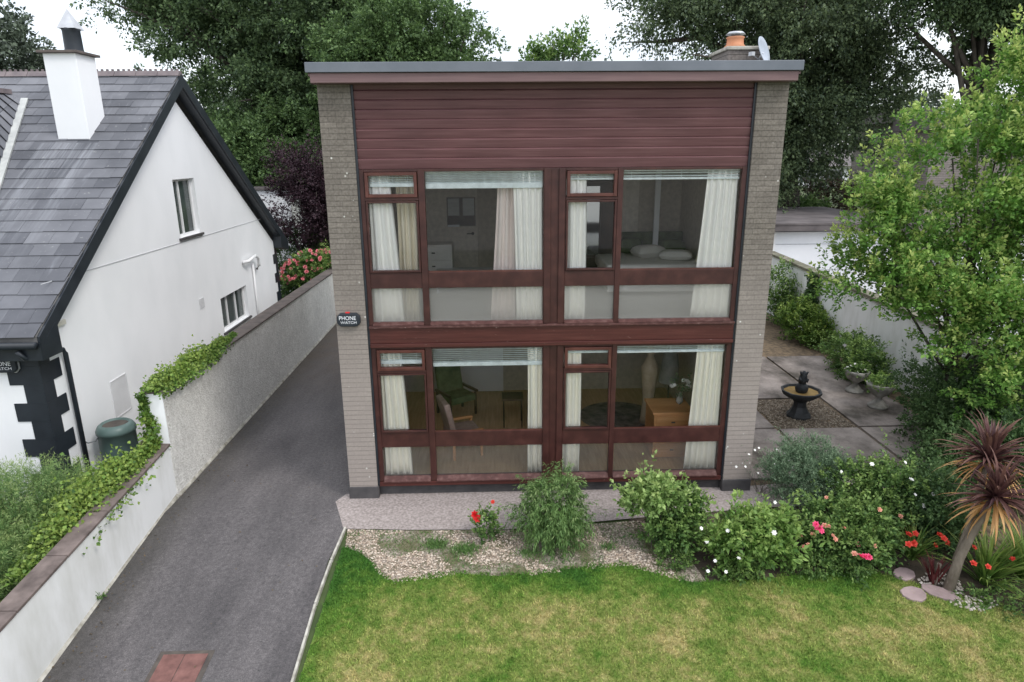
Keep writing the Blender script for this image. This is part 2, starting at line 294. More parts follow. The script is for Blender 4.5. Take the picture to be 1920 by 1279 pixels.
# interior
mPlaster = flat('interior_plaster', (.66, .61, .54), .9); mPlasterDim = flat('interior_taupe', (.52, .47, .40), .9); mCeil = flat('interior_ceiling', (.85, .84, .82), .9)
mCarpet = simple('cream_carpet', [(.76, .73, .69), (.83, .80, .76)], 14, .95, .2); mFloorWood = wood_mat('floor_boards', (.52, .33, .16), (.64, .43, .22), (.74, .53, .30), stretch=(6, .5, 1), rough=.4)
def curtainm(name, c):
    m, t, p = mat_new(name); p.inputs['Base Color'].default_value = (*c, 1); p.inputs['Roughness'].default_value = .9
    cc = mixc(t, .5, c, ramp(t, noise(t, pos(t, (3, 3, .3)), 2, 2), [(.3, (.95, .95, .95)), (.7, (1, 1, 1))]), 'MULTIPLY'); t.links.new(cc, p.inputs['Base Color'])
    tr = NN(t, 'ShaderNodeBsdfTranslucent'); t.links.new(cc, tr.inputs[0]); mx = NN(t, 'ShaderNodeMixShader'); mx.inputs[0].default_value = .04
    t.links.new(p.outputs[0], mx.inputs[1]); t.links.new(tr.outputs[0], mx.inputs[2]); t.links.new(mx.outputs[0], t.nodes['Material Output'].inputs[0]); return m
mCurt = curtainm('white_curtain', (.96, .93, .88)); mCurtCream = curtainm('cream_curtain', (.96, .91, .79)); mCurtPink = curtainm('pale_pink_curtain', (.78, .67, .62)); mCurtBeige = curtainm('beige_curtain', (.78, .70, .55))
mBlind = flat('white_blind', (.78, .84, .84), .5); mDarkWood = simple('dark_wood', [(.03, .018, .012), (.07, .04, .028)], 5, .4, .05); mPine = wood_mat('orange_wood', (.48, .22, .08), (.60, .30, .12), (.70, .38, .17), rough=.45)
mGreenCloth = simple('green_upholstery', [(.06, .09, .04), (.14, .18, .09)], 6, .9, .2); mPinkCloth = simple('pink_upholstery', [(.28, .19, .16), (.40, .29, .25)], 10, .9, .2)
mBedding = simple('cream_bedding', [(.74, .71, .66), (.84, .82, .78)], 3, .9, .3, .03); mShade = flat('cream_lampshade', (.70, .64, .46), .8); mRug = simple('grey_rug', [(.08, .08, .07), (.32, .29, .25)], 7, .95, .2)
mMirror = simple('mirror_glass', [(.25, .26, .26), (.30, .31, .31)], 2, .06, 0, metal=.9); mPicture = simple('dark_green_painting', [(.02, .045, .04), (.08, .13, .09)], 6, .5, 0)
mBeigeStat = simple('beige_porcelain', [(.42, .32, .22), (.6, .5, .38)], 6, .4, 0); mGreyCloth = simple('grey_fabric', [(.15, .16, .15), (.26, .26, .25)], 6, .8, .1)
# ------------------------------------------------------------------ geometry helpers
class MB:
    def __init__(s): s.v = []; s.f = []
    def add(s, vs, fs):
        o = len(s.v); s.v += [tuple(v) for v in vs]; s.f += [tuple(i+o for i in f) for f in fs]; return s
    def box(s, x0, x1, y0, y1, z0, z1):
        return s.add([(x0, y0, z0), (x1, y0, z0), (x1, y1, z0), (x0, y1, z0), (x0, y0, z1), (x1, y0, z1), (x1, y1, z1), (x0, y1, z1)],
                     [(0, 3, 2, 1), (4, 5, 6, 7), (0, 1, 5, 4), (1, 2, 6, 5), (2, 3, 7, 6), (3, 0, 4, 7)])
    def obox(s, c, size, rz=0, rx=0, ry=0):
        m = Matrix.Rotation(rz, 3, 'Z') @ Matrix.Rotation(ry, 3, 'Y') @ Matrix.Rotation(rx, 3, 'X'); c = Vector(c)
        vs = [c + m @ Vector((sx*size[0]/2, sy*size[1]/2, sz*size[2]/2)) for sz in (-1, 1) for sx, sy in ((-1, -1), (1, -1), (1, 1), (-1, 1))]
        return s.add(vs, [(0, 3, 2, 1), (4, 5, 6, 7), (0, 1, 5, 4), (1, 2, 6, 5), (2, 3, 7, 6), (3, 0, 4, 7)])
    def prism(s, poly, axis, a, b):     # poly 2D list in the other two axes
        def P(u, v, w): return {0: (w, u, v), 1: (u, w, v), 2: (u, v, w)}[axis]
        n = len(poly); vs = [P(u, v, a) for u, v in poly] + [P(u, v, b) for u, v in poly]
        return s.add(vs, [tuple(range(n-1, -1, -1)), tuple(range(n, 2*n))] + [(i, (i+1) % n, n+(i+1) % n, n+i) for i in range(n)])
    def tube(s, pts, rads, n=8, cap=True):
        pts = [Vector(p) for p in pts]; rings = []
        if not hasattr(rads, '__len__'): rads = [rads]*len(pts)
        ref = Vector((0, 0, 1))
        vs = []
        for i, p in enumerate(pts):
            d = (pts[min(i+1, len(pts)-1)] - pts[max(i-1, 0)]).normalized()
            r = ref if abs(d.dot(ref)) < .95 else Vector((1, 0, 0))
            a = d.cross(r).normalized(); b = d.cross(a)
            for k in range(n):
                t = 2*math.pi*k/n; vs.append(p + (a*math.cos(t) + b*math.sin(t))*rads[i])
        fs = [(i*n+k, i*n+(k+1) % n, (i+1)*n+(k+1) % n, (i+1)*n+k) for i in range(len(pts)-1) for k in range(n)]
        if cap: fs += [tuple(range(n-1, -1, -1)), tuple(range((len(pts)-1)*n, len(pts)*n))]
        return s.add(vs, fs)
    def lathe(s, prof, c=(0, 0, 0), n=24):
        vs = [(c[0]+r*math.cos(2*math.pi*k/n), c[1]+r*math.sin(2*math.pi*k/n), c[2]+z) for r, z in prof for k in range(n)]
        fs = [(i*n+k, i*n+(k+1) % n, (i+1)*n+(k+1) % n, (i+1)*n+k) for i in range(len(prof)-1) for k in range(n)]
        return s.add(vs, fs)
    def build(s, name, m, parent=None, bevel=0, smooth=False):
        me = bpy.data.meshes.new(name); me.from_pydata(s.v, [], s.f); me.materials.append(m)
        bm = bmesh.new(); bm.from_mesh(me); bmesh.ops.recalc_face_normals(bm, faces=bm.faces); bm.to_mesh(me); bm.free()
        if smooth: me.polygons.foreach_set('use_smooth', [True]*len(me.polygons))
        o = bpy.data.objects.new(name, me); COL.objects.link(o)
        if bevel:
            b = o.modifiers.new('bevel', 'BEVEL'); b.width = bevel; b.segments = 2; b.limit_method = 'ANGLE'
        if parent is not None: o.parent = parent; o.matrix_parent_inverse = parent.matrix_world.inverted()
        return o
def tag(o, label=None, cat=None, group=None, kind=None):
    if label: o['label'] = label
    if cat: o['category'] = cat
    if group: o['group'] = group
    if kind: o['kind'] = kind
    return o
def thing(name, label, cat, loc=(0, 0, 0), rz=0, group=None):
    o = bpy.data.objects.new(name, None); COL.objects.link(o); o.location = loc; o.rotation_euler = (0, 0, rz); o.empty_display_size = .2
    o.matrix_world = Matrix.Translation(loc) @ Matrix.Rotation(rz, 4, 'Z')
    return tag(o, label, cat, group)
def copy_to(o, parent, loc=None, rot=None, scale=None):
    c = o.copy(); COL.objects.link(c); c.parent = parent; c.matrix_parent_inverse = parent.matrix_world.inverted()
    if loc is not None: c.location = loc
    if rot is not None: c.rotation_euler = rot
    if scale is not None: c.scale = (scale,)*3
    return c
def B(x0, x1, y0, y1, z0, z1): return MB().box(x0, x1, y0, y1, z0, z1)
rs = np.random.RandomState(7)
def unit(a): return a/np.maximum(np.linalg.norm(a, axis=-1, keepdims=True), 1e-9)
def leaves(name, P, A, L, Wd, m, parent=None, tipv=None, nrm=None, rng=None):
    """many small folded leaf faces: P base points, A leaf axes"""
    rng = rng or rs; n = len(P); A = unit(A)
    if nrm is None: nrm = unit(rng.normal(size=(n, 3))*.7 + np.array([0, 0, .9]))
    S = unit(np.cross(A, nrm)); Nn = np.cross(S, A)
    L = (L*rng.uniform(.65, 1.3, n))[:, None]; Wd = L*Wd
    V = np.empty((n, 4, 3)); V[:, 0] = P; V[:, 1] = P + A*L*.45 + S*Wd/2 + Nn*Wd*.18; V[:, 2] = P + A*L - Nn*L*.12; V[:, 3] = P + A*L*.45 - S*Wd/2 + Nn*Wd*.18
    me = bpy.data.meshes.new(name); me.vertices.add(4*n); me.vertices.foreach_set('co', V.ravel())
    me.loops.add(4*n); me.loops.foreach_set('vertex_index', np.arange(4*n, dtype=np.int32))
    me.polygons.add(n); me.polygons.foreach_set('loop_start', np.arange(0, 4*n, 4, dtype=np.int32)); me.polygons.foreach_set('loop_total', np.full(n, 4, dtype=np.int32))
    me.update(calc_edges=True); me.materials.append(m)
    if tipv is not None:
        at = me.attributes.new('tip', 'FLOAT', 'POINT'); at.data.foreach_set('value', np.repeat(tipv, 4).astype(np.float32))
    o = bpy.data.objects.new(name, me); COL.objects.link(o)
    if parent is not None: o.parent = parent; o.matrix_parent_inverse = parent.matrix_world.inverted()
    return o
def shoots(blobs, n, length, per, seed, shell=.45, clump=0, cr=.5, up=.5, rand=.5, droop=0, spread=.12, zmin=None, gap=0, longs=0):
    """leafy shoots filling ellipsoids; returns leaf base points, axes, tip values, shoot origins/ends"""
    rng = np.random.RandomState(seed); O = []; D = []
    vol = np.array([b[3]*b[4]*b[5] for b in blobs])**.75; cnt = np.maximum(1, (n*vol/vol.sum()).astype(int))
    for b, c in zip(blobs, cnt):
        c0 = max(3, c//clump) if clump else c
        u = unit(rng.normal(size=(c0, 3))); r = rng.uniform(shell**2, 1, c0)**.5
        ph = rng.uniform(0, 7, 3)
        lump = 1 + .13*np.sin(u[:, 0]*5+ph[0]) + .12*np.sin(u[:, 2]*6+ph[1]+u[:, 1]*3) + .08*np.sin(u[:, 1]*9+ph[2]+u[:, 0]*7)
        p = np.array(b[:3]) + u*np.array(b[3:6])*(r*lump)[:, None]
        if clump:   # shoots gathered into boughs
            p = np.repeat(p, clump, 0); u = np.repeat(u, clump, 0); cs = np.repeat(rng.uniform(.6, 1.4, c0), clump)[:, None]
            p = p + rng.normal(size=p.shape)*cr*cs*np.array([1, 1, .42]) ; u = unit(u + rng.normal(size=u.shape)*.5)
        O.append(p); D.append(u)
    O = np.vstack(O); D = np.vstack(D)
    if gap:   # open gaps between boughs
        g = np.sin(O[:, 0]*1.9+seed)*np.sin(O[:, 1]*1.7+1.3*seed)*np.sin(O[:, 2]*2.3+.7*seed)
        k = g > -gap; O = O[k]; D = D[k]
    if zmin is not None: k = O[:, 2] > zmin; O = O[k]; D = D[k]
    D = unit(D*.8 + np.array([0, 0, up]) + rng.normal(size=D.shape)*rand)
    m = len(O); Ls = length*rng.uniform(.5, 1.25, m)*np.where(rng.uniform(size=m) < longs, 1.9, 1)
    t = rng.uniform(.02, 1, (m, per)); 
    P = O[:, None] + D[:, None]*(t*Ls[:, None])[..., None]; P[..., 2] -= droop*(t*Ls[:, None])**2
    side = unit(rng.normal(size=(m, per, 3)))
    P += side*(spread*Ls[:, None]*(1-.7*t))[..., None]
    A = unit(D[:, None]*.7 + side*.8 - np.array([0, 0, droop*.8]))
    tipv = np.clip((t-.35)*1.4, 0, 1)*rng.uniform(.2, 1, (m, 1))
    hz = np.clip((D[:, 2]+.3), 0, 1)[:, None]
    return P.reshape(-1, 3), A.reshape(-1, 3), (tipv*hz).ravel(), O, rng
def limbs(base, top, r0, ends, rng, wob=.25, r1=.03, n=7, trunkpts=None):
    mb = MB(); base = Vector(base); top = Vector(top)
    tp = [base.lerp(top, t) + Vector((rng.normal()*wob*.3*t, rng.normal()*wob*.3*t, 0)) for t in (0, .25, .5, .75, 1)]
    tp[0] = base; mb.tube(tp, [r0*1.25, r0, r0*.85, r0*.7, r0*.5], 9)
    for e in ends:
        e = Vector(e); k = rng.randint(2, 5); s = tp[k]; mid = s.lerp(e, .5) + Vector(rng.normal(size=3)*wob) + Vector((0, 0, .1*(e-s).length))
        q = [s.lerp(mid, .5), mid, mid.lerp(e, .55) + Vector(rng.normal(size=3)*wob*.3), e]
        rr = r0*.42*rng.uniform(.6, 1); mb.tube([s]+q, [rr, rr*.8, rr*.6, rr*.35, r1*.4], n)
    return mb
def tree(name, label, cat, base, fork, r0, blobs, n, length, per, leafL, leafW, m, bark, seed, group=None, nl=24, **k):
    t = thing(name, label, cat, base, group=group)
    P, A, tv, O, rng = shoots(blobs, n, length, per, seed, **k)
    leaves('crown', P, A, leafL, leafW, m, t, tv, rng=rng)
    ends = O[rng.choice(len(O), nl, replace=False)]
    limbs(base, fork, r0, ends, rng, wob=.3 if r0 > .1 else .05).build('trunk', bark, t, smooth=True)
    return t
def bush(name, label, cat, loc, blobs, n, length, per, leafL, leafW, m, seed, stem=mBark, ns=7, stemr=.012, group=None, pn='foliage', **k):
    t = thing(name, label, cat, loc, group=group); l = np.array(loc)
    bl = [(b[0]+loc[0], b[1]+loc[1], b[2]+loc[2]) + tuple(b[3:6]) for b in blobs]
    k.setdefault('zmin', loc[2]+.03); k.setdefault('longs', .10)
    P, A, tv, O, rng = shoots(bl, n, length, per, seed, **k)
    leaves(pn, P, A, leafL, leafW, m, t, tv, rng=rng)
    if ns:
        mb = MB()
        for i in rng.choice(len(O), min(ns, len(O)), replace=False):
            e = Vector(O[i]); s = Vector(loc) + Vector((rng.normal()*.05, rng.normal()*.05, -.05)); mid = s.lerp(e, .5) + Vector((0, 0, .08*(e-s).length)) + Vector(rng.normal(size=3)*.03)
            mb.tube([s, mid, e], [stemr, stemr*.8, stemr*.35], 5)
        mb.build('stem', stem, t)
    return t, P, rng
def bloom_mesh(name, m, r=.05, rings=3, petals=6, cup=.5, seed=1):
    rng = random.Random(seed); mb = MB()
    for k in range(rings):
        rr = r*(1-.27*k); lift = cup*r*(.25+.38*k)
        for i in range(petals):
            a = 2*math.pi*(i+.5*k)/petals + rng.uniform(-.1, .1); w = math.pi/petals*1.25
            c, s = math.cos(a), math.sin(a); c1, s1 = math.cos(a-w*.8), math.sin(a-w*.8); c2, s2 = math.cos(a+w*.8), math.sin(a+w*.8)
            mb.add([(0, 0, 0), (c1*rr*.7, s1*rr*.7, lift*.8), (c*rr, s*rr, lift), (c2*rr*.7, s2*rr*.7, lift*.8)], [(0, 1, 2, 3)])
    me = bpy.data.meshes.new(name); me.from_pydata(mb.v, [], mb.f); me.materials.append(m); return me
def put_blooms(parent, me, pts, name='flower', scale=(.8, 1.2), seed=3, face=(0, -.6, .8)):
    rng = random.Random(seed)
    for p in pts:
        o = bpy.data.objects.new(name, me); COL.objects.link(o); o.parent = parent; o.matrix_parent_inverse = parent.matrix_world.inverted()
        d = Vector(face) + Vector((rng.uniform(-.5, .5), rng.uniform(-.5, .5), rng.uniform(-.3, .3)))
        o.location = p; o.rotation_euler = d.to_track_quat('Z', 'Y').to_euler(); s = rng.uniform(*scale); o.scale = (s, s, s)
def surf_pts(blobs, loc, n, seed, front=True, zmin=.25, k=1.0):
    rng = np.random.RandomState(seed); out = []
    while len(out) < n:
        b = blobs[rng.randint(len(blobs))]; u = unit(rng.normal(size=3))
        if u[2] < .0 or (front and u[1] > .3): continue
        p = np.array(loc) + np.array(b[:3]) + u*np.array(b[3:6])*k
        if p[2] > loc[2]+zmin: out.append(tuple(p))
    return out
rose_red = bloom_mesh('red_bloom', mRedFl, .062, 4, 7); rose_pink = bloom_mesh('pink_bloom', mPinkFl, .06, 4, 7); rose_salmon = bloom_mesh('salmon_bloom', mSalmon, .05, 3, 6)
bloom_white = bloom_mesh('white_bloom', mWhiteFl, .042, 2, 6, .4); bloom_hyd = bloom_mesh('hydrangea_head', mHydr, .10, 5, 9, .9); bloom_croc = bloom_mesh('small_red_bloom', mOrangeRed, .05, 3, 5)
# ------------------------------------------------------------------ ground
def gz(y): return 0.0 if y > -.3 else -.112*(-.3-y)
def sheet(name, poly, m, lift, res=.5, zf=None, label=None, kind='structure', skirt=0):
    """polygon (x,y) draped on the ground, cut in strips along y so it follows the slope"""
    bm = bmesh.new(); vs = [bm.verts.new((x, y, 0)) for x, y in poly]; bm.faces.new(vs)
    y0 = min(p[1] for p in poly); y1 = max(p[1] for p in poly); cuts = [c for c in (-.3, 15, 17, 19.5, 20.5) if y0 < c < y1]
    for c in cuts: bmesh.ops.bisect_plane(bm, geom=bm.verts[:]+bm.edges[:]+bm.faces[:], plane_co=(0, c, 0), plane_no=(0, 1, 0))
    bmesh.ops.triangulate(bm, faces=bm.faces)
    for v in bm.verts: v.co.z = (zf or gz)(v.co.y) + lift
    bmesh.ops.recalc_face_normals(bm, faces=bm.faces)
    for f in bm.faces:
        if f.normal.z < 0: f.normal_flip()
    me = bpy.data.meshes.new(name); bm.to_mesh(me); bm.free(); me.materials.append(m)
    o = bpy.data.objects.new(name, me); COL.objects.link(o); tag(o, label, None, None, kind); return o
def gfar(y): return gz(y) if y < 16 else min(2.5, (y-16)*.72)
sheet('ground', [(-300, -120), (300, -120), (300, 17), (300, 19.5), (300, 400), (-300, 400), (-300, 19.5), (-300, 17)], mField, -.03, zf=lambda y: gz(y) if y < 17.01 else (2.5 if y > 19 else .0))
sheet('neighbour_garden_ground', [(-30, -8), (-3.02, -8), (-3.02, 16), (-30, 16)], mSoil, -.012)
sheet('garden_soil', [(6.3, -2.6), (11.5, -3.2), (11.5, 14), (6.3, 14)], mLitter, -.016)
DR = [(-2.86, -9), (-.02, -9), (.02, -4), (-.02, -1.5), (.06, -.78), (.08, .3), (.02, .5), (.02, 14), (-2.86, 14)]
sheet('driveway', DR, mAsphalt, 0)
LAWN = [(.06, -9), (9.6, -9), (9.6, -3.4), (8.9, -2.75), (8.15, -2.35), (7.4, -1.95), (6.5, -1.95), (5.6, -2.05), (4.9, -2.06), (4.5, -1.88), (4.06, -1.68), (3.54, -1.72), (2.8, -1.82), (2.3, -1.86), (1.73, -1.78), (1.3, -1.84), (.96, -1.92), (.75, -1.76), (.62, -1.55), (.35, -1.3), (.12, -1.2), (.09, -4)]
sheet('lawn', LAWN, mLawn, .004)
sheet('gravel_bed', [(.16, -1.24), (.12, -.8), (1, -.86), (2.5, -.9), (4.4, -.75), (4.9, -1.2), (5.1, -2.08), (4.85, -2.1), (4.5, -1.9), (4.06, -1.72), (3.54, -1.76), (2.8, -1.86), (1.73, -1.82), (.96, -1.96), (.7, -1.75), (.55, -1.5)], mGravel, -.004)
sheet('front_path', [(.05, -.8), (-.22, -.1), (-.1, .14), (6.5, .14), (7.9, .3), (7.9, -.45), (6.6, -.5), (4.8, -.66), (2.5, -.9), (1, -.86)], mPath, .008)
sheet('bed_soil', [(4.3, -.70), (6.2, -.52), (7.9, -.3), (8.9, -.6), (9.6, -3.4), (8.9, -2.80), (8.15, -2.40), (7.4, -2.0), (6.5, -2.0), (5.6, -2.10), (4.9, -2.1), (4.6, -1.4)], mSoil, -.008)
# lawn edging kerb
mb = MB()
for (x0, y0), (x1, y1) in zip([(.075, -.78), (.02, -1.5), (.0, -2.3), (.04, -3.9)], [(.022, -1.48), (.0, -2.28), (.038, -3.88), (.04, -6.5)]):
    z0, z1 = gz(y0), gz(y1); vs = []
    for x, y, z in ((x0, y0, z0), (x1, y1, z1)): vs += [(x-.016, y, z-.1), (x+.016, y, z-.1), (x+.016, y, z+.03), (x-.016, y, z+.03)]
    mb.add(vs, [(0, 1, 2, 3), (7, 6, 5, 4), (0, 4, 5, 1), (1, 5, 6, 2), (2, 6, 7, 3), (3, 7, 4, 0)])
tag(mb.build('lawn_edging', mConcrete, bevel=.008), 'thin pale concrete edging strip between tarmac drive and lawn', 'kerb')
sheet('neighbour_drive', [(11.8, -6), (30, -6), (30, 12.6), (11.8, 12.6)], simple('pinkish_tarmac', [(.20, .18, .17), (.32, .29, .275)], 3, .9, .4), -.008)
# patio slabs and pebble square
pt = thing('patio', 'stained concrete patio slabs round the black fountain', 'paving', (8.5, 3, 0)); del pt['category']; del pt['label']; pt['kind'] = 'structure'
J = .012
for (x0, x1, y0, y1) in [(6.42, 7.83, 4.02, 7.05), (7.87, 9.45, 4.02, 7.05), (9.49, 11.0, 2.42, 7.05), (6.42, 7.83, 2.42, 3.98), (6.42, 7.83, .35, 2.38), (7.87, 9.45, .85, 2.38), (9.49, 10.9, .5, 2.38), (7.87, 9.45, -.4, .81)]:
    B(x0+J, x1-J, y0+J, y1-J, -.05, .02+.002*((x0*7+y0*3) % 3)).build('slab', mSlab, pt, bevel=.006)
def pebbles(name, inside, n, r, m, zf, seed, kind='stuff', label=None, box=(0, 1, 0, 1)):
    rng = np.random.RandomState(seed); P = []
    while len(P) < n:
        x = rng.uniform(box[0], box[1]); y = rng.uniform(box[2], box[3])
        if inside(x, y): P.append((x, y, zf(y)))
    P = np.array(P); n = len(P)
    base = np.array([(1, 0, 0), (-1, 0, 0), (0, 1, 0), (0, -1, 0), (0, 0, 1), (0, 0, -1)], float); F = np.array([(0, 2, 4), (2, 1, 4), (1, 3, 4), (3, 0, 4), (2, 0, 5), (1, 2, 5), (3, 1, 5), (0, 3, 5)])
    s = r*rng.uniform(.5, 1.3, (n, 1, 1))*np.array([1, .75, .6])*rng.uniform(.75, 1.25, (n, 1, 3)); a = rng.uniform(0, 6.28, n)
    V = base[None]*s; c, sn = np.cos(a)[:, None], np.sin(a)[:, None]; X = V[..., 0]*c - V[..., 1]*sn; Y = V[..., 0]*sn + V[..., 1]*c; V = np.stack([X, Y, V[..., 2]], -1) + P[:, None]
    me = bpy.data.meshes.new(name); me.from_pydata(V.reshape(-1, 3).tolist(), [], (F[None] + 6*np.arange(n)[:, None, None]).reshape(-1, 3).tolist()); me.materials.append(m)
    o = bpy.data.objects.new(name, me); COL.objects.link(o); tag(o, label, 'gravel' if label else None, None, kind); return o
def in_poly(poly):
    def f(x, y):
        c = False; j = len(poly)-1
        for i in range(len(poly)):
            xi, yi = poly[i]; xj, yj = poly[j]
            if (yi > y) != (yj > y) and x < (xj-xi)*(y-yi)/(yj-yi)+xi: c = not c
            j = i
        return c
    return f
GB = in_poly([(.16, -1.24), (.12, -.82), (1, -.88), (2.5, -.92), (4.5, -.76), (4.95, -1.2), (5.05, -2.05), (4.85, -2.08), (4.5, -1.9), (4.06, -1.72), (3.54, -1.76), (2.8, -1.86), (1.73, -1.82), (.96, -1.96), (.7, -1.75), (.55, -1.5)])
def patchy(x, y): return GB(x, y) and (math.sin(x*3.1+1)*math.sin(y*5.3+x)+.35*math.sin(x*9+y*7) > -.12)
pebbles('gravel', patchy, 5200, .017, mPebble, lambda y: gz(y)+.004, 5, label='pink and cream gravel spread in the front bed', box=(.1, 7.3, -2.1, -.5))
pebbles('pebbles', lambda x, y: 1, 3500, .022, mPebbleDark, lambda y: .0, 6, label='brown pebbles in the square under the fountain', box=(7.88, 9.44, 2.42, 3.98))
pebbles('white_pebbles', lambda x, y: (x-8.15)**2+(y+2.2)**2*1.5 < .07 or (x-8.35)**2*.6+(y+2.55)**2*3 < .05, 200, .028, pebblem('white_stones', [(0, (.30, .26, .22)), (1, (.62, .56, .50))]), lambda y: gz(y)+.015, 8, label='small white stones scattered round the cordyline foot', box=(7.7, 8.8, -2.8, -1.8))
# grass blades on the lawn
def blades(name, inside, n, h, w, m, seed, box, label, zf=gz, lean=.5):
    rng = np.random.RandomState(seed); pts = rng.uniform([box[0], box[2]], [box[1], box[3]], (int(n*1.6), 2)); pts = np.array([p for p in pts if inside(*p)][:n])
    # fray the edge a little
    n = len(pts); z = np.array([zf(y) for y in pts[:, 1]]); P = np.column_stack([pts, z-.004]); A = unit(np.column_stack([rng.normal(size=(n, 2))*lean, np.ones(n)]))
    o = leaves(name, P, A, h, w, m, None, None, nrm=unit(rng.normal(size=(n, 3))), rng=rng); tag(o, label, 'grass', None, 'stuff'); return o
lawn_in = in_poly(LAWN)
def lawn_fray(x, y):
    j = .035*math.sin(x*23+y*17)+.03*math.sin(x*41)
    return lawn_in(x+j*.5, y-abs(j)) and x > .075
blades('lawn_grass', lawn_fray, 170000, .042, .19, mBlade, 11, (.05, 9.5, -5.0, -1.15), 'short patchy green and straw coloured lawn grass', lean=.7)
# grass tufts in gravel (stuff-like things)
for k, (x, y, rr, lab, n) in enumerate([(1.45, -1.22, .16, 'low green grass tuft in the gravel left of the red rose', 450), (1.88, -1.33, .19, 'bright green grass tuft in gravel just below the red rose', 650), (2.75, -1.45, .16, 'sparse grass tuft in gravel below the willowy shrub', 260), (3.9, -1.35, .12, 'thin weedy tuft in gravel between the two round shrubs', 160)]):
    rng = np.random.RandomState(90+k); P = np.column_stack([x+rng.normal(size=n)*rr*.55, y+rng.normal(size=n)*rr*.4, np.full(n, gz(y)-.005)]); A = unit(np.column_stack([rng.normal(size=(n, 2))*.5, np.ones(n)]))
    tag(leaves('grass_tuft', P, A, .085, .10, L_willow, rng=rng), lab, 'grass tuft', 'grass tufts in the gravel bed')
def weedy(x, y): return GB(x, y) and (math.sin(x*3.1+1)*math.sin(y*5.3+x)+.35*math.sin(x*9+y*7) < .0 or y > -.98-.03*math.sin(x*9))
blades('gravel_weeds', weedy, 5200, .04, .2, L_willow, 12, (.15, 5.0, -2.0, -.8), 'thin weeds and moss creeping through the gravel bed', lean=.9)
# ------------------------------------------------------------------ main house
H = thing('brick_house', 'flat roofed two storey brick house with dark red timber cladding and big windows', 'house', (3.2, 0, 0))
DEP = 8.6
lp = B(0, .44, 0, .30, .20, 6.26).build('brick_pier', mBrick, H, bevel=.004)
rp = B(5.965, 6.4, 0, .30, .20, 6.26).build('brick_pier', mBrick, H, bevel=.004)
B(-.015, .455, -.02, .32, -.15, .205).build('plinth', mPlinth, H, bevel=.01)
B(5.95, 6.415, -.02, .32, -.15, .205).build('plinth', mPlinth, H, bevel=.01)
B(.455, 5.95, .115, .25, -.15, .19).build('plinth', mPlinth, H, bevel=.006)
sw = MB().box(0, .28, .302, DEP, 0, 6.26).box(6.12, 6.4, .302, DEP, 0, 6.26).box(.28, 6.12, DEP-.28, DEP, 0, 6.26)
sw.build('side_wall', mBrick2, H)
# lead/felt strips in pier reveals
MB().box(.44, .472, .03, .12, .2, 6.2).build('edge_strip', mBlackWood, H); MB().box(5.935, 5.965, .03, .12, .2, 6.2).build('edge_strip', mBlackWood, H)
# cladding boards
mb = MB(); z = 6.235; bz = [6.235, 6.115, 5.99, 5.865, 5.738, 5.61, 5.482, 5.352, 5.222, 5.075]
for a, b in zip(bz[1:], bz[:-1]):
    mb.prism([(.13, a+.001), (.068, a+.001), (.064, a+.006), (.048, b-.020), (.050, b-.015), (.068, b-.001), (.13, b-.001)], 0, .472, 5.935)
mb.build('cladding', mClad, H)
# fascia and roof
B(.0-.06, 6.46, -.17, DEP+.15, 6.27, 6.30).build('soffit', mFascia, H)
mb = MB().prism([(-.20, 6.175), (-.185, 6.175), (-.185, 6.30), (-.20, 6.30)], 0, -.055, 6.455)
MB().box(-.035, 6.43, -.185, -.16, 6.185, 6.305).box(-.035, -.01, -.16, DEP, 6.185, 6.27).box(6.405, 6.43, -.16, DEP, 6.185, 6.27).build('fascia', mFascia, H, bevel=.005)
MB().box(-.035, 6.43, -.157, -.002, 6.18, 6.2).build('fascia_underside', mFascia, H)
MB().box(-.085, 6.48, -.215, -.125, 6.31, 6.435).box(-.085, .03, -.125, DEP+.2, 6.31, 6.435).box(6.365, 6.48, -.125, DEP+.2, 6.31, 6.435).build('roof_trim', mRoofTrim, H, bevel=.006)
B(.03, 6.365, -.125, DEP+.15, 6.32, 6.39).build('roof', mFelt, H)
# timber between the storeys
B(.472, 5.935, .030, .13, 2.552, 2.79).build('floor_beam', mBeam, H, bevel=.004)
MB().box(.472, 5.935, -.005, .13, 2.792, 2.822).build('beam_ledge', mSill, H, bevel=.004)
MB().box(.472, 5.935, .005, .13, 2.49, 2.55).build('beam_ledge', mBeam, H, bevel=.006)
MB().box(.472, 5.935, .022, .13, .192, .262).build('base_rail', mBeam, H, bevel=.004)
